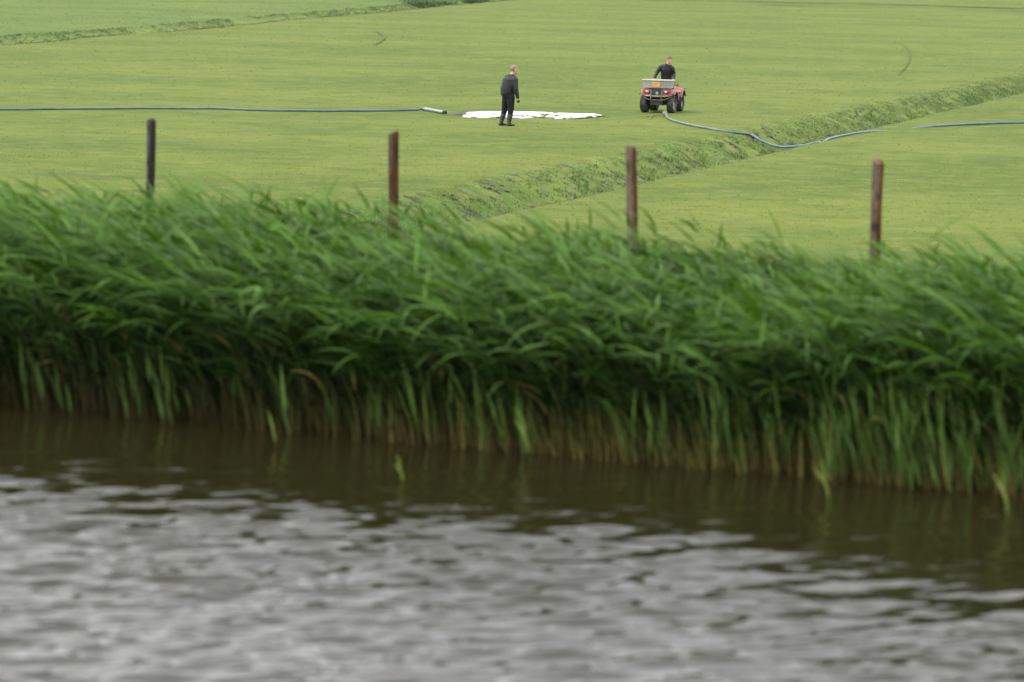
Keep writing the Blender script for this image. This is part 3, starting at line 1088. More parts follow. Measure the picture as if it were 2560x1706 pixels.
tube_bm(bm, [e1 - ev * 0.13, e1 - ev * 0.12, e1, e1 + ev * 0.004, e1 - ev * 0.05], [0.052, 0.066, 0.064, 0.05, 0.046], 14)
done('rubber_ring', bm, M_rub, t)

HR = [(1663, 288), (1675, 297.7), (1700, 306), (1738.5, 314.7), (1815, 327.5), (1874.5, 337), (1900, 349), (1925.5, 360), (1959.5, 367.5), (2006, 362.5), (2040, 355),
      (2078.5, 344.5), (2146.5, 333.9), (2214.5, 326.6), (2278, 321), (2367, 315.6), (2474, 310.5), (2560, 309.6), (2680, 310)]
P = np.array([hit_ground(*p, lift=0.04) for p in HR])
for k in range(10, len(HR)):
    P[k] = hit(*HR[k])
    P[k][2] = float(height(P[k][0], P[k][1]))
lip_a, lip_b = P[5], P[10]                            # far and near lip of the ditch; the hose hangs between them
nrm = np.array([lip_b[1] - lip_a[1], -(lip_b[0] - lip_a[0])])
for k in range(6, 10):
    d = ray(*HR[k])
    tt = (nrm @ lip_a[:2]) / (nrm @ d[:2])
    P[k] = np.array([0, 0, CAM_H]) + d * tt
root = P[0].copy()
root[2] = float(height(root[0], root[1]))
t = thing('drag_hose', 'blue hose running from beside the quad bike down through the ditch', 'hose', tuple(root))
Q = spline(P, 8)
hz_ = height(Q[:, 0], Q[:, 1])
sm = hz_ + 0.055
sm[42:81] = np.maximum(sm[42:81], Q[42:81, 2])       # hanging across the ditch
for _ in range(8):                                   # the stiff hose spans small hollows
    sm = np.maximum(hz_ + 0.05, np.convolve(np.pad(sm, 2, 'edge'), np.ones(5) / 5, 'valid'))
sm[42:78] = np.maximum(hz_[42:78] + 0.05, Q[42:78, 2])
for _ in range(10):
    sm = np.convolve(np.pad(sm, 1, 'edge'), np.ones(3) / 3, 'valid')
Q[:, 2] = sm - 0.02
sink = np.exp(-((np.arange(len(Q)) - 108) / 6.0) ** 2) * 0.10 + np.exp(-((np.arange(len(Q)) - 84) / 2.0) ** 2) * 0.07
Q[:, 2] -= sink                                      # trodden into the soft turf
Q[:3, 2] = np.maximum(Q[:3, 2], root[2] + 0.08)
bm = bmesh.new()
tube_bm(bm, Q - root, [0.04] * 4 + [float(a) for a in 0.037 + 0.008 * (fbm(np.arange(len(Q) - 4) / 3.0, np.zeros(len(Q) - 4), 231, 2) - 0.5)], 10)
done('hose', bm, M_hose, t)
q0, qv = Q[0] - root, (Q[0] - Q[3]) / np.linalg.norm(Q[0] - Q[3])
bm = bmesh.new()
tube_bm(bm, [q0 - qv * 0.25, q0 - qv * 0.24, q0 + qv * 0.10, q0 + qv * 0.11, q0 + qv * 0.20], [0.05, 0.068, 0.068, 0.088, 0.085], 14)
done('coupling', bm, M_steel, t)
bm = bmesh.new()
ca = [np.array(hit(1656, 289)), np.array(hit(1640, 291)), np.array(hit(1625, 293.5)), np.array(hit(1616, 294))]
for c_ in ca:
    c_[2] = float(height(c_[0], c_[1])) + 0.03
tube_bm(bm, spline([c_ - root for c_ in ca], 5), 0.018, 6)
cb = [np.array(hit(1630, 292.5)), np.array(hit(1625, 297)), np.array(hit(1624, 302))]
for c_ in cb:
    c_[2] = float(height(c_[0], c_[1])) + 0.03
tube_bm(bm, spline([c_ - root for c_ in cb], 5), 0.016, 6)
done('tow_chain', bm, M_steel, t)

# ------------------------------------------------------------------ far bush in the ditch
M_bush = leaf_mat('bush_leaf', up=0.3, trans=0.25)
for i, (px, py, rx, rz, lab) in enumerate([(1085, 12, 3.2, 0.55, 'dark green bush in the far ditch at the top edge, nearest the field'),
                                           (1190, 2, 3.6, 0.5, 'dark green bush at the top edge, half hidden behind the field brow'),
                                           (1040, 4, 2.6, 0.7, 'dark green bush at the top edge, left one of the ditch bushes')]):
    p = hit(px, py)
    p[2] = float(height(p[0], p[1]))
    t = thing('bush', lab, 'bush', tuple(p), 0, 'bushes in the far ditch')
    r = np.random.default_rng(400 + i)
    bm = bmesh.new()
    for k in range(6):
        a = r.uniform(0, 6.28)
        tip = (math.cos(a) * rx * 0.5, math.sin(a) * rx * 0.5, rz * r.uniform(0.8, 1.4))
        tube_bm(bm, [(0, 0, -0.1), (tip[0] * 0.4, tip[1] * 0.4, tip[2] * 0.6), tip], [0.05, 0.03, 0.012], 6)
    done('stem', bm, M_steel, t)
    n = 2600
    cc = r.normal(0, 1, (14, 3)) * np.array([rx * 0.4, rx * 0.35, rz * 0.25]) + np.array([0, 0, rz * 0.75])
    w = r.integers(0, 14, n)
    B = cc[w] + r.normal(0, 1, (n, 3)) * np.array([0.42, 0.42, 0.2])
    B[:, 2] = np.maximum(B[:, 2], 0.05)
    cl = np.array([0.055, 0.11, 0.035]) * r.uniform(0.6, 1.4, (n, 1)) * (0.8 + 0.4 * r.uniform(0, 1, 14))[w][:, None]
    co, q, c, _, _ = ribbons(B, r.uniform(0, 6.28, n), r.uniform(0.3, 1.6, n), r.uniform(1.0, 2.4, n), r.uniform(0.12, 0.24, n), r.uniform(0.06, 0.11, n),
                             r.uniform(-1, 1, n), cl, cl, 2, np.array([0.5, 1, 0.1]))
    add('crown', mesh_np('crown', co, q, np.full(len(q), 4), True, c), M_bush, t)

# ------------------------------------------------------------------ quad bike (front is -Y, right as seen from the front is +X)
M_red = plain('faded_red_plastic', (0.34, 0.050, 0.055), 0.42, 0, 0.2, 6, 0.0, 0.5, dirt=(0.17, 0.09, 0.07), dirt_amt=0.3)
M_blk = plain('black_plastic', (0.018, 0.019, 0.02), 0.5, 0, 0.3, 10, 0.1)
M_tyre = plain('muddy_tyre', (0.022, 0.022, 0.021), 0.85, 0, 0.3, 14, 0.3, 0.3, dirt=(0.075, 0.07, 0.058), dirt_amt=0.45)
M_rim = plain('grey_rim', (0.20, 0.19, 0.18), 0.5, 0.5, 0.2, 12, 0, dirt=(0.10, 0.09, 0.07))
M_flare = plain('grey_fender_edge', (0.16, 0.165, 0.17), 0.55, 0, 0.2, 10)
M_bar = plain('black_painted_tube', (0.05, 0.05, 0.048), 0.45, 0.2, 0.25, 14, 0, dirt=(0.16, 0.155, 0.12))
M_pale = plain('worn_pale_tube', (0.30, 0.30, 0.25), 0.45, 0.4, 0.25, 14)
M_lens = plain('headlight_glass', (0.30, 0.305, 0.28), 0.15, 0.2, 0.2, 20)
M_seat = plain('black_vinyl', (0.02, 0.02, 0.021), 0.5, 0, 0.2, 20, 0.1)

fa = 0.5 * (hit(1611, 281.5) + hit(1680, 283.5))                 # middle of the front axle on the ground
PHI = R(-15)
fwd = np.array([math.sin(PHI), -math.cos(PHI)])
ac = fa[:2] - fwd * 0.62
az_ = float(height(ac[0], ac[1]))
atv = thing('quad_bike', 'red quad bike with black front bumper on the meadow', 'quad bike', (ac[0], ac[1], az_ + 0.0), PHI)


def make_wheel(x, y, w, steer=0.0):
    r = 0.295
    holder = bpy.data.objects.new('wheel', None)
    bm = bmesh.new()
    prof = [(-0.36, 0.60), (-0.46, 0.72), (-0.5, 0.88), (-0.42, 0.965), (-0.2, 1.0), (0.2, 1.0), (0.42, 0.965), (0.5, 0.88), (0.46, 0.72), (0.36, 0.60)]
    N = 36
    rg = []
    for k in range(N):
        a = 2 * math.pi * k / N
        lug = 1.0 if k % 2 else 0.955
        rg.append([bm.verts.new((px_ * w, math.cos(a) * r * pr * (lug if pr > 0.9 else 1), math.sin(a) * r * pr * (lug if pr > 0.9 else 1))) for px_, pr in prof])
    for k in range(N):
        for j in range(len(prof) - 1):
            bm.faces.new((rg[k][j], rg[k][j + 1], rg[(k + 1) % N][j + 1], rg[(k + 1) % N][j]))
    tyre = done('wheel', bm, M_tyre, atv)
    tyre.location = (x, y, r - 0.008)
    tyre.rotation_euler = (0, 0, steer)
    bm = bmesh.new()
    for s_ in (-1, 1):
        rg = []
        for rad_, off in ((0.62, 0.34), (0.55, 0.36), (0.50, 0.24), (0.22, 0.20), (0.18, 0.30), (0.001, 0.32)):
            rg.append([bm.verts.new((s_ * off * w, math.cos(2 * math.pi * k / 24) * r * rad_, math.sin(2 * math.pi * k / 24) * r * rad_)) for k in range(24)])
        for j in range(5):
            for k in range(24):
                bm.faces.new((rg[j][k], rg[j][(k + 1) % 24], rg[j + 1][(k + 1) % 24], rg[j + 1][k]))
    done('rim', bm, M_rim, tyre)


make_wheel(-0.445, -0.62, 0.21, R(-5))
make_wheel(0.445, -0.62, 0.21, R(-5))
make_wheel(-0.42, 0.62, 0.27)
make_wheel(0.42, 0.62, 0.27)


def fender(s_, yc, a_lo, a_hi, x_in, x_out, rr_, zc, name, ztop=None):
    """Arched mudguard round a wheel, curving down to its outer edge."""
    bm = bmesh.new()
    xs = [x_in, x_in + (x_out - x_in) * 0.55, x_in + (x_out - x_in) * 0.85, x_out]
    drop = [0.03, 0.02, 0.0, -0.045]
    N = 16
    rg = []
    for k in range(N + 1):
        a = R(a_lo + (a_hi - a_lo) * k / N)
        rg.append([bm.verts.new((s_ * x, yc + (rr_ + d) * math.cos(a), zc + (rr_ + d) * 0.98 * math.sin(a))) for x, d in zip(xs, drop)])
    for k in range(N):
        for j in range(3):
            bm.faces.new((rg[k][j], rg[k][j + 1], rg[k + 1][j + 1], rg[k + 1][j]))
    o = done(name, bm, M_red, atv)
    md = o.modifiers.new('thick', 'SOLIDIFY')
    md.thickness = 0.012
    bm = bmesh.new()
    pts = [(s_ * x_out, yc + (rr_ - 0.05) * math.cos(R(a_lo + (a_hi - a_lo) * k / N)), zc + (rr_ - 0.05) * 0.98 * math.sin(R(a_lo + (a_hi - a_lo) * k / N))) for k in range(N + 1)]
    tube_bm(bm, pts, [(0.022, 0.03)] * (N + 1), 8, side_hint=(1, 0, 0))
    done('fender_edge', bm, M_flare, o)
    return o


for s_ in (-1, 1):
    fender(s_, -0.60, 12, 136, 0.16, 0.58, 0.42, 0.35, 'front_fender')
    fender(s_, 0.62, 22, 160, 0.15, 0.575, 0.42, 0.35, 'rear_fender')
# side panel joining the fenders, hood, tank
bm = bmesh.new()
box_bm(bm, (-0.26, -0.86, 0.50), (0.26, -0.05, 0.80), (0.82, 0.9))
done('hood', bm, M_red, atv, bevel=0.04)
for s_ in (-1, 1):
    bm = bmesh.new()
    tube_bm(bm, [(s_ * 0.40, -0.26, 0.60), (s_ * 0.42, 0.0, 0.66), (s_ * 0.42, 0.30, 0.66)], [(0.12, 0.07), (0.10, 0.06), (0.12, 0.07)], 10, side_hint=(1, 0, 0))
    done('side_panel', bm, M_red, atv)
    bm = bmesh.new()
    box_bm(bm, (s_ * 0.34 - 0.12, -0.30, 0.27), (s_ * 0.34 + 0.12, 0.30, 0.31))
    done('foot_rest', bm, M_blk, atv, bevel=0.01)
# nose: red pods with headlights, black grille between
for s_ in (-1, 1):
    bm = bmesh.new()
    vs = box_bm(bm, (s_ * 0.33 - 0.15, -0.955, 0.575), (s_ * 0.33 + 0.15, -0.74, 0.775), (0.9, 0.9))
    for v in vs:
        v.co.y += 0.16 * max(0, abs(v.co.x) - 0.30)
    done('nose_panel', bm, M_red, atv, bevel=0.035)
    bm = bmesh.new()
    ball_bm(bm, (s_ * 0.315, -0.935, 0.685), (0.115, 0.05, 0.068), 16)
    surround = done('headlight_surround', bm, plain('dark_red_surround', (0.10, 0.012, 0.014), 0.35), atv)
    bm = bmesh.new()
    ball_bm(bm, (s_ * 0.31, -0.958, 0.688), (0.062, 0.05, 0.052), 16)
    done('headlight', bm, M_lens, atv)
bm = bmesh.new()
box_bm(bm, (-0.20, -0.945, 0.53), (0.20, -0.80, 0.77))
done('grille', bm, M_blk, atv, bevel=0.02)
for k in range(4):
    bm = bmesh.new()
    box_bm(bm, (-0.16, -0.958, 0.575 + k * 0.045), (0.16, -0.948, 0.59 + k * 0.045))
    done('grille_slat', bm, M_bar, atv)
bm = bmesh.new()
rg = bmesh.ops.create_cone(bm, cap_ends=True, segments=20, radius1=0.05, radius2=0.05, depth=0.03)['verts']
for v in rg:
    v.co = Vector((v.co.x + 0.02, v.co.z - 0.975, v.co.y + 0.65))
done('emblem', bm, M_pale, atv, bevel=0.006)
# bumper of bent tube
bm = bmesh.new()
tube_bm(bm, spline([(-0.44, -0.86, 0.565), (-0.30, -0.97, 0.555), (0, -1.0, 0.55), (0.30, -0.97, 0.555), (0.44, -0.86, 0.565)], 4), 0.018, 8)
bump = done('bumper_top_tube', bm, M_pale, atv)
bm = bmesh.new()
tube_bm(bm, spline([(-0.47, -0.80, 0.54), (-0.40, -0.92, 0.50), (-0.20, -1.0, 0.43), (0.20, -1.0, 0.43), (0.40, -0.92, 0.50), (0.47, -0.80, 0.54)], 4), 0.02, 8)
for s_ in (-1, 1):
    tube_bm(bm, spline([(s_ * 0.17, -0.93, 0.74), (s_ * 0.175, -1.0, 0.62), (s_ * 0.17, -1.01, 0.45), (s_ * 0.12, -0.92, 0.30)], 4), 0.018, 8)
done('bumper', bm, M_bar, atv)
bm = bmesh.new()
box_bm(bm, (-0.19, -0.95, 0.26), (0.19, -0.55, 0.44), (1.15, 1))
done('skid_plate', bm, M_blk, atv, bevel=0.03)
# frame, engine, axles
bm = bmesh.new()
box_bm(bm, (-0.17, -0.62, 0.24), (0.17, 0.62, 0.58), (0.8, 1))
done('engine_block', bm, M_blk, atv, bevel=0.03)
for y_a in (-0.62, 0.62):
    bm = bmesh.new()
    tube_bm(bm, [(-0.36, y_a, 0.287), (0.36, y_a, 0.287)], 0.035, 10)
    done('axle', bm, M_blk, atv)
for s_ in (-1, 1):
    bm = bmesh.new()
    tube_bm(bm, [(s_ * 0.30, -0.60, 0.33), (s_ * 0.20, -0.56, 0.62)], [0.04, 0.035], 10)
    done('shock_absorber', bm, M_bar, atv)
# seat
bm = bmesh.new()
tube_bm(bm, spline([(0, -0.16, 0.76), (0, 0.05, 0.79), (0, 0.35, 0.80), (0, 0.62, 0.83), (0, 0.72, 0.82)], 4),
        [(0.10 + 0.05 * math.sin(k / 16 * 3.1), 0.075) for k in range(17)], 14, side_hint=(1, 0, 0))
done('seat', bm, M_seat, atv)
# racks
bm = bmesh.new()
for y_a in (-0.88, -0.62, -0.36):
    tube_bm(bm, [(-0.40, y_a, 0.80), (0.40, y_a, 0.80)], 0.012, 6)
for x_a in (-0.40, 0.40):
    tube_bm(bm, [(x_a, -0.90, 0.80), (x_a, -0.34, 0.80)], 0.014, 6)
    tube_bm(bm, [(x_a * 0.8, -0.6, 0.80), (x_a * 0.8, -0.6, 0.70)], 0.012, 6)
done('front_rack', bm, M_bar, atv)
bm = bmesh.new()
lp = [(-0.42, 0.46, 0.86), (0.42, 0.46, 0.86), (0.45, 0.98, 0.86), (-0.45, 0.98, 0.86)]
for k in range(4):
    tube_bm(bm, [lp[k], lp[(k + 1) % 4]], 0.014, 6)
for k in range(1, 6):
    xk = -0.42 + 0.84 * k / 6
    tube_bm(bm, [(xk, 0.46, 0.858), (xk, 0.98, 0.858)], 0.01, 6)
tube_bm(bm, spline([(0.40, 0.48, 0.86), (0.38, 0.46, 0.93), (0.20, 0.46, 0.95), (-0.20, 0.46, 0.95), (-0.38, 0.46, 0.93), (-0.40, 0.48, 0.86)], 4), 0.011, 6)
for s_ in (-1, 1):
    tube_bm(bm, [(s_ * 0.33, 0.75, 0.86), (s_ * 0.33, 0.75, 0.74)], 0.012, 6)
done('rear_rack', bm, M_bar, atv)
bm = bmesh.new()
ball_bm(bm, (0.50, 1.02, 0.72), (0.05, 0.06, 0.035), 12)
tube_bm(bm, [(0.40, 0.98, 0.72), (0.50, 1.02, 0.72)], 0.02, 8)
done('rear_knob', bm, M_blk, atv)  # plain dark knob at the rear corner
# steering
HB = 0.045
bm = bmesh.new()
tube_bm(bm, [(HB * 0.5, -0.42, 0.74), (HB, -0.30, 0.99)], [0.03, 0.022], 8)
tube_bm(bm, spline([(HB - 0.36, -0.19, 1.03), (HB - 0.22, -0.27, 1.04), (HB - 0.10, -0.31, 1.0), (HB + 0.10, -0.31, 1.0), (HB + 0.22, -0.27, 1.04), (HB + 0.36, -0.19, 1.03)], 4), 0.012, 8)
bar = done('handlebar', bm, M_blk, atv)
for s_ in (-1, 1):
    bm = bmesh.new()
    tube_bm(bm, [(HB + s_ * 0.25, -0.252, 1.04), (HB + s_ * 0.37, -0.185, 1.032)], 0.018, 10)
    done('grip', bm, M_rub, bar)

# ------------------------------------------------------------------ feed box strapped on the front rack
M_box = plain('weathered_grey_box', (0.31, 0.312, 0.295), 0.6, 0.1, 0.12, 5, 0.05, 0.4, dirt=(0.21, 0.205, 0.185), dirt_amt=0.45)
cb_ = Vector((ac[0], ac[1], az_)) + Matrix.Rotation(PHI, 3, 'Z') @ Vector((-0.015, -0.66, 0.815))
box = thing('cargo_box', 'open grey box with an orange sticker on the front of the quad bike', 'box', tuple(cb_), PHI)
bm = bmesh.new()
o_lo, o_hi = [(-0.455, -0.23), (0.455, -0.23), (0.455, 0.23), (-0.455, 0.23)], [(-0.475, -0.25), (0.475, -0.25), (0.475, 0.25), (-0.475, 0.25)]
th_ = 0.012
layers = [[(x, y, 0.0) for x, y in o_lo], [(x, y, 0.245) for x, y in o_hi], [(x - math.copysign(th_, x), y - math.copysign(th_, y), 0.245) for x, y in o_hi],
          [(x - math.copysign(th_, x), y - math.copysign(th_, y), 0.015) for x, y in o_lo]]
lv = [[bm.verts.new(p) for p in l] for l in layers]
for j in range(3):
    for k in range(4):
        bm.faces.new((lv[j][k], lv[j][(k + 1) % 4], lv[j + 1][(k + 1) % 4], lv[j + 1][k]))
bm.faces.new(lv[0][::-1])
bm.faces.new(lv[3])
done('tub', bm, M_box, box, bevel=0.006)
bm = bmesh.new()
rim_pts = [(-0.49, -0.265, 0.245), (0.49, -0.265, 0.245), (0.49, 0.265, 0.245), (-0.49, 0.265, 0.245)]
for k in range(4):
    a, b = Vector(rim_pts[k]), Vector(rim_pts[(k + 1) % 4])
    tube_bm(bm, [a, b], [(0.018, 0.016)] * 2, 8, side_hint=(0, 0, 1))
done('lip', bm, plain('worn_box_edge', (0.36, 0.355, 0.33), 0.55, 0.1, 0.2, 16), box)
tilt = Matrix.Translation((-0.03, -0.2405, 0.115)) @ Matrix.Rotation(math.atan(0.02 / 0.245), 4, 'X')
bm = bmesh.new()
vs = box_bm(bm, (-0.125, -0.008, -0.07), (0.125, -0.002, 0.07))
for v in vs:
    v.co.x += 0.012 * (v.co.z > 0)
bm.transform(tilt)
st = done('sticker', bm, plain('orange_sticker', (0.72, 0.36, 0.06), 0.5, 0, 0.15, 12), box, label='orange sticker with dark lettering')
bm = bmesh.new()
lr = np.random.default_rng(3)
for row_, z_ in ((0, 0.022), (1, -0.012)):
    x_p = -0.095 + 0.02 * row_
    while x_p < 0.09 - 0.02 * row_:
        w_ = lr.uniform(0.012, 0.022)
        box_bm(bm, (x_p, -0.0105, z_ - 0.012 + lr.uniform(-0.004, 0.004)), (x_p + w_ * 0.7, -0.0085, z_ + 0.010))
        x_p += w_ + 0.004
bm.transform(tilt)
done('lettering', bm, plain('brown_print', (0.28, 0.10, 0.02), 0.6), st)
bm = bmesh.new()
tube_bm(bm, spline([(0.30, -0.256, 0.235), (0.24, -0.258, 0.222), (0.15, -0.256, 0.226), (-0.05, -0.256, 0.232)], 4), 0.006, 6)
done('cord', bm, M_bar, box)

# ------------------------------------------------------------------ people
def chain(bm, pts, sides=14, hint=(1, 0, 0)):
    """Closed limb or trunk: (point, half-width, half-depth) rings with rounded ends."""
    P_ = [Vector(p[0]) for p in pts]
    rad_ = [(p[1], p[2] if len(p) > 2 else p[1]) for p in pts]
    d0, d1_ = (P_[0] - P_[1]).normalized(), (P_[-1] - P_[-2]).normalized()
    A = [P_[0] + d0 * min(rad_[0]) * 0.85, P_[0] + d0 * min(rad_[0]) * 0.5]
    B = [P_[-1] + d1_ * min(rad_[-1]) * 0.5, P_[-1] + d1_ * min(rad_[-1]) * 0.85]
    sc = lambda r, k: (r[0] * k, r[1] * k)
    tube_bm(bm, A + P_ + B, [sc(rad_[0], 0.4), sc(rad_[0], 0.85)] + rad_ + [sc(rad_[-1], 0.85), sc(rad_[-1], 0.4)], sides, hint)


def fuse(name, bm, mat, parent, voxel, smooth_it=4):
    """Merge overlapping volumes into one continuous skin."""
    bmesh.ops.recalc_face_normals(bm, faces=bm.faces[:])
    me = bpy.data.meshes.new(name)
    bm.to_mesh(me)
    bm.free()
    tmp = bpy.data.objects.new('tmp', me)
    C.objects.link(tmp)
    md = tmp.modifiers.new('r', 'REMESH')
    md.mode = 'VOXEL'
    md.voxel_size = voxel
    ms = tmp.modifiers.new('s', 'SMOOTH')
    ms.factor, ms.iterations = 0.5, smooth_it
    dg = bpy.context.evaluated_depsgraph_get()
    out_me = bpy.data.meshes.new_from_object(tmp.evaluated_get(dg))
    bpy.data.objects.remove(tmp)
    bpy.data.meshes.remove(me)
    out_me.name = name
    out_me.polygons.foreach_set('use_smooth', np.ones(len(out_me.polygons), bool))
    return add(name, out_me, mat, parent)


def head_bm(bm, c, m):
    """Head facing +Y before m turns it; c is the centre of the skull."""
    c = Vector(c)
    m = m @ Matrix.Scale(1.1, 3)
    put = lambda off, r: ball_bm(bm, c + m @ Vector(off), r, 18, m)
    put((0, -0.012, 0.035), (0.076, 0.094, 0.088))
    put((0, 0.025, -0.045), (0.060, 0.066, 0.078))
    put((0, 0.045, -0.098), (0.036, 0.038, 0.030))
    put((0, 0.088, -0.012), (0.014, 0.014, 0.034))
    put((0, 0.100, -0.034), (0.017, 0.016, 0.013))
    put((0, 0.078, 0.026), (0.054, 0.014, 0.014))
    put((0, 0.082, -0.070), (0.026, 0.012, 0.012))
    for s_ in (-1, 1):
        put((s_ * 0.078, -0.012, -0.010), (0.011, 0.022, 0.034))
        put((s_ * 0.045, 0.056, -0.026), (0.022, 0.022, 0.020))


def hair(c, m, mat, parent, line):
    bm = bmesh.new()
    m = m @ Matrix.Scale(1.1, 3)
    v = bmesh.ops.create_uvsphere(bm, u_segments=32, v_segments=22, radius=1)['verts']
    hr_ = np.random.default_rng(8)
    for q in v:
        q.co *= 1 + hr_.uniform(-0.02, 0.03)
    kill = [f for f in bm.faces if not line(f.calc_center_median())]
    bmesh.ops.delete(bm, geom=kill, context='FACES')
    bmesh.ops.solidify(bm, geom=bm.faces[:], thickness=0.12)
    for q in bm.verts:
        q.co = m @ (Vector((q.co.x * 0.083, q.co.y * 0.102, q.co.z * 0.102)) + Vector((0, -0.014, 0.028))) + Vector(c)
    return done('hair', bm, mat, parent)


def hand_bm(bm, wrist, direction, palm_n, curl, side):
    """Palm, four fingers of unequal length and a thumb; curl bends each finger towards the palm normal."""
    w = Vector(wrist)
    d = Vector(direction).normalized()
    n_ = Vector(palm_n)
    n_ = (n_ - d * n_.dot(d)).normalized()
    a = d.cross(n_).normalized() * side                     # towards the thumb
    chain(bm, [(w, 0.026, 0.022), (w + d * 0.03, 0.034, 0.019), (w + d * 0.085, 0.042, 0.016)], 12, tuple(a))
    for k, (off, ln) in enumerate(((0.030, 0.070), (0.010, 0.080), (-0.010, 0.074), (-0.029, 0.058))):
        b0 = w + d * (0.086 - 0.004 * abs(k - 1)) + a * off
        dd_ = d
        pts = [(b0 - d * 0.015, 0.0095)]
        for seg, fr in enumerate((0.45, 0.32, 0.23)):
            ang_ = curl * (0.7 + 0.3 * seg)
            dd_ = (Matrix.Rotation(ang_, 3, n_.cross(d) * -1) @ dd_) if curl else dd_
            b0 = b0 + dd_ * ln * fr
            pts.append((b0.copy(), 0.0092 - 0.0008 * seg))
        chain(bm, pts, 8, tuple(a))
    t0 = w + d * 0.03 + a * 0.03
    t1 = t0 + (d * 0.6 + a * 0.6 + n_ * 0.25).normalized() * 0.038
    t2 = t1 + (d * 0.85 + a * 0.1 + n_ * 0.5).normalized() * 0.03
    chain(bm, [(t0, 0.012), (t1, 0.0105), (t2, 0.009)], 8, tuple(n_))


M_skin = plain('skin', (0.42, 0.235, 0.175), 0.5, 0, 0.1, 14)
M_skin2 = plain('ruddy_skin', (0.44, 0.21, 0.16), 0.5, 0, 0.1, 14)
M_jack = plain('dark_grey_jacket', (0.015, 0.017, 0.018), 0.62, 0, 0.2, 9, 0.2, 0.35)
M_jack2 = plain('dark_navy_jacket', (0.011, 0.015, 0.017), 0.55, 0, 0.25, 9, 0.2, 0.4)
M_trou = plain('black_trousers', (0.007, 0.010, 0.010), 0.75, 0, 0.25, 9, 0.2, 0.25)
M_boot = plain('dark_rubber_boots', (0.026, 0.030, 0.026), 0.45, 0, 0.2, 12, 0, 0.4, dirt=(0.055, 0.05, 0.035))
M_hair1 = plain('grey_blond_hair', (0.19, 0.145, 0.105), 0.7, 0, 0.2, 60, 0.4)
M_hair2 = plain('brown_hair', (0.085, 0.048, 0.032), 0.65, 0, 0.3, 60, 0.4)

# --- man standing, seen from behind; local +Y is where his body faces, +X his right
mf = hit(1262, 316)
mz = float(height(mf[0], mf[1]))
FACE = R(-56)                                              # turned a little to the right of straight away
man = thing('person', 'man standing with his back turned, dark jacket and rubber boots, before the white puddle', 'person', (mf[0], mf[1], mz), FACE)
man.scale = (1.1, 1.1, 1.0)
lean_ = Matrix.Rotation(-FACE, 3, 'Z')                     # view-aligned offsets into his own frame


def L_(v, along=0.0, deep=0.0):
    return Vector(v) + lean_ @ Vector((along, deep, 0))


hipc = L_((0, 0, 0.92), 0.085)
chest = L_((0, -0.01, 1.25), 0.115)
shl = L_((0, 0.0, 1.445), 0.135)
skull = L_((0, 0.03, 1.66), 0.20)
ankR, ankL = L_((0.115, 0.0, 0.09), 0.045), L_((-0.115, 0.0, 0.09), -0.035)
kneR, kneL = L_((0.115, 0.03, 0.49), 0.065), L_((-0.115, 0.03, 0.49), 0.03)
hpR, hpL = L_((0.10, 0, 0.87), 0.085), L_((-0.10, 0, 0.87), 0.085)
shR, shL = L_((0.195, 0.0, 1.415), 0.14), L_((-0.195, -0.01, 1.415), 0.13)
elR, elL = L_((0.24, 0.0, 1.12), 0.14), L_((-0.25, 0.06, 1.12), 0.10)
wrR, wrL = L_((0.24, 0.06, 0.85), 0.15), L_((-0.12, 0.22, 1.02), 0.10)
look = Matrix.Rotation(R(-8), 3, 'Z') @ Matrix.Rotation(R(-6), 3, 'X')
bm = bmesh.new()
head_bm(bm, skull, look)
chain(bm, [(shl + Vector((0, 0, -0.04)), 0.075, 0.07), (shl.lerp(skull, 0.35), 0.060, 0.062), (skull + Vector((0, 0, -0.06)), 0.058, 0.062)])
chain(bm, [(hipc + Vector((0, 0, -0.05)), 0.155, 0.115), (hipc + Vector((0, 0, 0.15)), 0.15, 0.11), (chest, 0.165, 0.115), (shl + Vector((0, 0, -0.07)), 0.15, 0.09)])
for sh, el, wr in ((shR, elR, wrR), (shL, elL, wrL)):
    chain(bm, [(sh, 0.055), (sh.lerp(el, 0.5), 0.05), (el, 0.042), (el.lerp(wr, 0.4), 0.04), (wr, 0.027, 0.024)])
for hp, kn, an in ((hpR, kneR, ankR), (hpL, kneL, ankL)):
    chain(bm, [(hp, 0.088), (hp.lerp(kn, 0.5), 0.075), (kn, 0.055), (kn.lerp(an, 0.35), 0.055), (an, 0.038)])
    chain(bm, [(an + Vector((0, -0.03, -0.04)), 0.036, 0.03), (an + Vector((0, 0.13, -0.055)), 0.042, 0.022)])
hand_bm(bm, wrR, (wrR - elR).normalized(), (-1, 0.2, 0), R(32), 1)
hand_bm(bm, wrL, (wrL - elL).normalized(), (0, 0.3, -1), R(25), -1)
fuse('body', bm, M_skin, man, 0.0065, 3)
hair(skull, look, M_hair1, man, lambda p: p.z > 0.25 - 0.95 * (p.y < 0.1) * (1 - max(p.y, -0.6)) * 0.55 and p.y < 0.62 and not (abs(p.x) > 0.75 and -0.1 < p.y < 0.2 and p.z < 0.1))
bm = bmesh.new()
belly = lean_ @ Vector((-0.035, 0, 0))
chain(bm, [(hipc + Vector((0, 0, 0.005)), 0.175, 0.15), (hipc + Vector((0, -0.012, 0.05)) + belly, 0.21, 0.172), (hipc + Vector((0, -0.01, 0.16)) + belly, 0.22, 0.180),
           (chest + Vector((0, -0.01, 0.0)), 0.23, 0.195), (chest + Vector((0, -0.02, 0.12)), 0.22, 0.168), (shl + Vector((0, -0.01, -0.05)), 0.195, 0.135), (shl + Vector((0, -0.005, -0.005)), 0.12, 0.095)], 18)
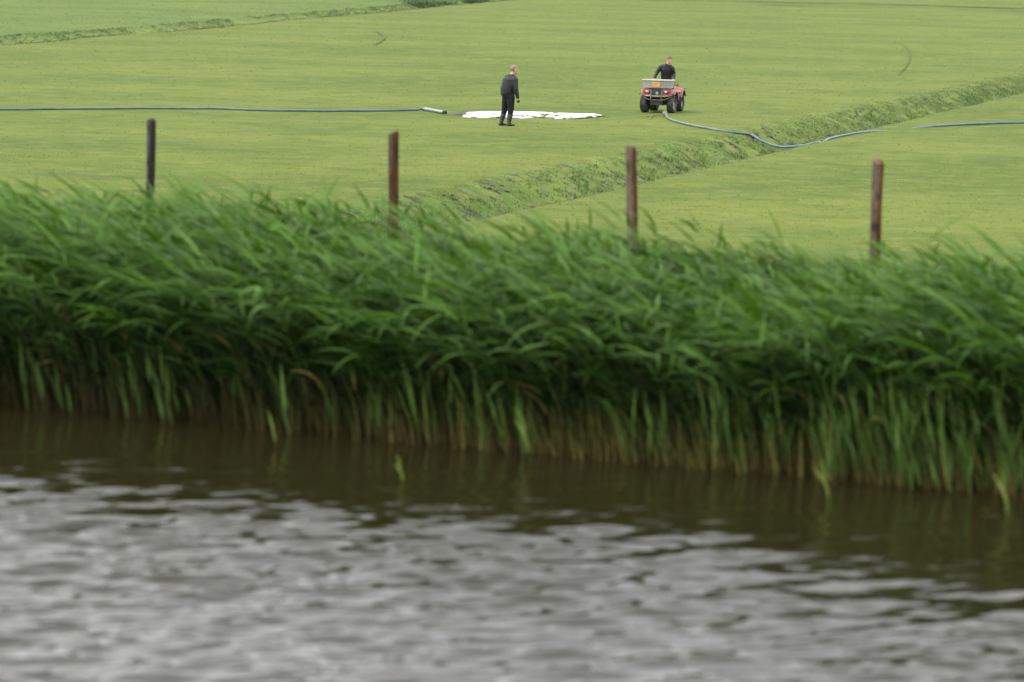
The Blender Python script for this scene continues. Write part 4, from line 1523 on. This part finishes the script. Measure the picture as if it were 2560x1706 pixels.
for sh, el, wr in ((shR, elR, wrR), (shL, elL, wrL)):
    chain(bm, [(sh.lerp(shl, 0.25), 0.085), (sh.lerp(el, 0.12), 0.088), (sh.lerp(el, 0.55), 0.076), (el, 0.070), (el.lerp(wr, 0.5), 0.062), (el.lerp(wr, 0.9), 0.046), (el.lerp(wr, 0.98), 0.050)])
fuse('jacket', bm, M_jack, man, 0.009, 4)
bm = bmesh.new()
nk = shl.lerp(skull, 0.24)
rg = tube_bm(bm, [shl + Vector((0, 0.0, 0.005)), nk + Vector((0, 0, 0.015)), nk + Vector((0, 0, 0.03))], [(0.105, 0.10), (0.078, 0.08), (0.072, 0.074)], 18, (1, 0, 0), cap=False)
co_ = done('collar', bm, M_jack, man)
co_.modifiers.new('thick', 'SOLIDIFY').thickness = 0.008
bm = bmesh.new()
chain(bm, [(hipc + Vector((0, 0, 0.10)), 0.182, 0.155), (hipc + Vector((0, -0.01, -0.04)), 0.192, 0.165), (hipc + Vector((0, -0.005, -0.12)), 0.165, 0.125)], 18)
for hp, kn, an in ((hpR, kneR, ankR), (hpL, kneL, ankL)):
    chain(bm, [(hp, 0.118), (hp.lerp(kn, 0.4), 0.108), (kn + Vector((0, 0, 0.04)), 0.088), (kn.lerp(an, 0.25), 0.076), (kn.lerp(an, 0.5), 0.070)])
fuse('trousers', bm, M_trou, man, 0.009, 4)
for hp, kn, an in ((hpR, kneR, ankR), (hpL, kneL, ankL)):
    bm = bmesh.new()
    chain(bm, [(kn.lerp(an, 0.42), 0.078), (kn.lerp(an, 0.60), 0.074), (kn.lerp(an, 0.85), 0.058), (an + Vector((0, 0, -0.01)), 0.056, 0.062)])
    chain(bm, [(an + Vector((0, -0.05, -0.045)), 0.045, 0.042), (an + Vector((0, 0.05, -0.045)), 0.05, 0.044), (an + Vector((0, 0.17, -0.06)), 0.046, 0.03)])
    fuse('boot', bm, M_boot, man, 0.008, 3)
bm = bmesh.new()
hd = (wrR - elR).normalized()
ball_bm(bm, wrR + hd * 0.115 + Vector((-0.02, 0, 0)), (0.045, 0.05, 0.045), 12)
ball_bm(bm, wrR + hd * 0.085 + Vector((-0.012, 0.01, 0)), (0.04, 0.045, 0.03), 12)
fuse('black_hand_item', bm, M_rub, man, 0.008, 3)  # rounded black item at his right hand, kind unclear

# --- rider on the quad bike; built in the quad's own frame turned round, +Y is the way he faces, +X his right
rid = thing('person', 'man in a dark jacket riding the red quad bike, looking down to the side', 'person', (ac[0], ac[1], az_), PHI + math.pi)
V_ = lambda x, y, z: Vector((-x, -y, z))                   # from quad coordinates
hipc = V_(0.075, 0.22, 0.93)
chest = V_(0.085, 0.10, 1.28)
shl = V_(0.11, 0.02, 1.50)
skull = V_(0.215, -0.08, 1.68)
shR, shL = V_(-0.085, 0.04, 1.475), V_(0.285, 0.02, 1.455)
wrR, wrL = V_(HB - 0.325, -0.12, 1.085), V_(HB + 0.345, -0.13, 1.085)
elR, elL = V_(-0.225, 0.03, 1.27), V_(0.345, 0.10, 1.24)
hpR, hpL = V_(-0.03, 0.22, 0.90), V_(0.17, 0.22, 0.90)
kneR, kneL = V_(-0.30, -0.18, 0.80), V_(0.33, -0.16, 0.80)
ankR, ankL = V_(-0.34, -0.05, 0.40), V_(0.34, -0.03, 0.40)
look = Matrix.Rotation(R(34), 3, 'Z') @ Matrix.Rotation(R(-17), 3, 'X') @ Matrix.Rotation(R(-6), 3, 'Y')
bm = bmesh.new()
head_bm(bm, skull, look)
chain(bm, [(shl + Vector((0, 0, -0.04)), 0.075, 0.07), (shl.lerp(skull, 0.4), 0.062, 0.062), (skull + Vector((0, 0, -0.06)), 0.058, 0.062)])
chain(bm, [(hipc + Vector((0, 0, -0.05)), 0.15, 0.115), (hipc.lerp(chest, 0.4), 0.14, 0.11), (chest, 0.16, 0.115), (shl + Vector((0, 0, -0.07)), 0.15, 0.09)])
for sh, el, wr in ((shR, elR, wrR), (shL, elL, wrL)):
    chain(bm, [(sh, 0.055), (sh.lerp(el, 0.5), 0.05), (el, 0.042), (el.lerp(wr, 0.4), 0.04), (wr, 0.027, 0.024)])
for hp, kn, an in ((hpR, kneR, ankR), (hpL, kneL, ankL)):
    chain(bm, [(hp, 0.088), (hp.lerp(kn, 0.5), 0.075), (kn, 0.055), (kn.lerp(an, 0.35), 0.055), (an, 0.038)])
    chain(bm, [(an + Vector((0, -0.03, -0.04)), 0.036, 0.03), (an + Vector((0, 0.13, -0.055)), 0.042, 0.022)])
hand_bm(bm, wrR, (V_(HB - 0.31, -0.21, 1.045) - wrR).normalized(), (0, 0.2, -1), R(62), 1)
hand_bm(bm, wrL, (V_(HB + 0.31, -0.21, 1.045) - wrL).normalized(), (0, 0.2, -1), R(62), -1)
fuse('body', bm, M_skin2, rid, 0.0065, 3)
hair(skull, look, M_hair2, rid, lambda p: p.z > 0.30 - 0.9 * (p.y < 0.15) * (1 - max(p.y, -0.6)) * 0.55 and p.y < 0.80 and not (abs(p.x) > 0.75 and -0.1 < p.y < 0.25 and p.z < 0.05))
for s_ in (-1, 1):
    bm = bmesh.new()
    ball_bm(bm, skull + look @ Vector((s_ * 0.030, 0.083, 0.004)), (0.011, 0.006, 0.005), 8, look)
    done('eye', bm, M_rub, rid)
bm = bmesh.new()
ball_bm(bm, skull + look @ Vector((0, 0.093, -0.072)), (0.022, 0.005, 0.004), 8, look)
done('mouth', bm, plain('lips', (0.25, 0.08, 0.07), 0.5), rid)
bm = bmesh.new()
chain(bm, [(hipc + Vector((0, 0, -0.03)), 0.185, 0.15), (hipc.lerp(chest, 0.35), 0.185, 0.145), (chest, 0.19, 0.145), (chest.lerp(shl, 0.6), 0.195, 0.145), (shl + Vector((0, 0, -0.01)), 0.14, 0.115)], 18)
for sh, el, wr in ((shR, elR, wrR), (shL, elL, wrL)):
    chain(bm, [(sh.lerp(shl, 0.25), 0.08), (sh.lerp(el, 0.12), 0.083), (sh.lerp(el, 0.55), 0.072), (el, 0.066), (el.lerp(wr, 0.5), 0.058), (el.lerp(wr, 0.92), 0.045), (wr, 0.044)])
fuse('jacket', bm, M_jack2, rid, 0.009, 4)
bm = bmesh.new()
nk = shl.lerp(skull, 0.30)
tube_bm(bm, [shl + Vector((0, 0.0, 0.0)), nk + Vector((0, 0, 0.01)), nk + Vector((0, 0, 0.03))], [(0.10, 0.095), (0.080, 0.082), (0.076, 0.078)], 18, (1, 0, 0), cap=False)
co_ = done('collar', bm, M_jack2, rid)
co_.modifiers.new('thick', 'SOLIDIFY').thickness = 0.008
bm = bmesh.new()
zp0, zp1 = chest.lerp(shl, 0.85) + Vector((0, 0.115, 0.0)), hipc.lerp(chest, 0.45) + Vector((0, 0.152, 0))
tube_bm(bm, [zp0, chest + Vector((0, 0.147, 0.02)), zp1], 0.006, 6)
done('zip', bm, M_bar, rid)
bm = bmesh.new()
chain(bm, [(hipc + Vector((0, 0, 0.02)), 0.165, 0.13), (hipc + Vector((0, 0, -0.05)), 0.175, 0.14)], 18)
for hp, kn, an in ((hpR, kneR, ankR), (hpL, kneL, ankL)):
    chain(bm, [(hp, 0.10), (hp.lerp(kn, 0.5), 0.09), (kn, 0.075), (kn.lerp(an, 0.4), 0.07), (kn.lerp(an, 0.8), 0.062)])
fuse('trousers', bm, M_trou, rid, 0.009, 4)
for hp, kn, an in ((hpR, kneR, ankR), (hpL, kneL, ankL)):
    bm = bmesh.new()
    chain(bm, [(kn.lerp(an, 0.5), 0.074), (kn.lerp(an, 0.85), 0.058), (an + Vector((0, 0, -0.01)), 0.056, 0.062)])
    chain(bm, [(an + Vector((0, -0.05, -0.045)), 0.045, 0.04), (an + Vector((0, 0.05, -0.045)), 0.05, 0.042), (an + Vector((0, 0.16, -0.05)), 0.046, 0.032)])
    fuse('boot', bm, M_boot, rid, 0.008, 3)
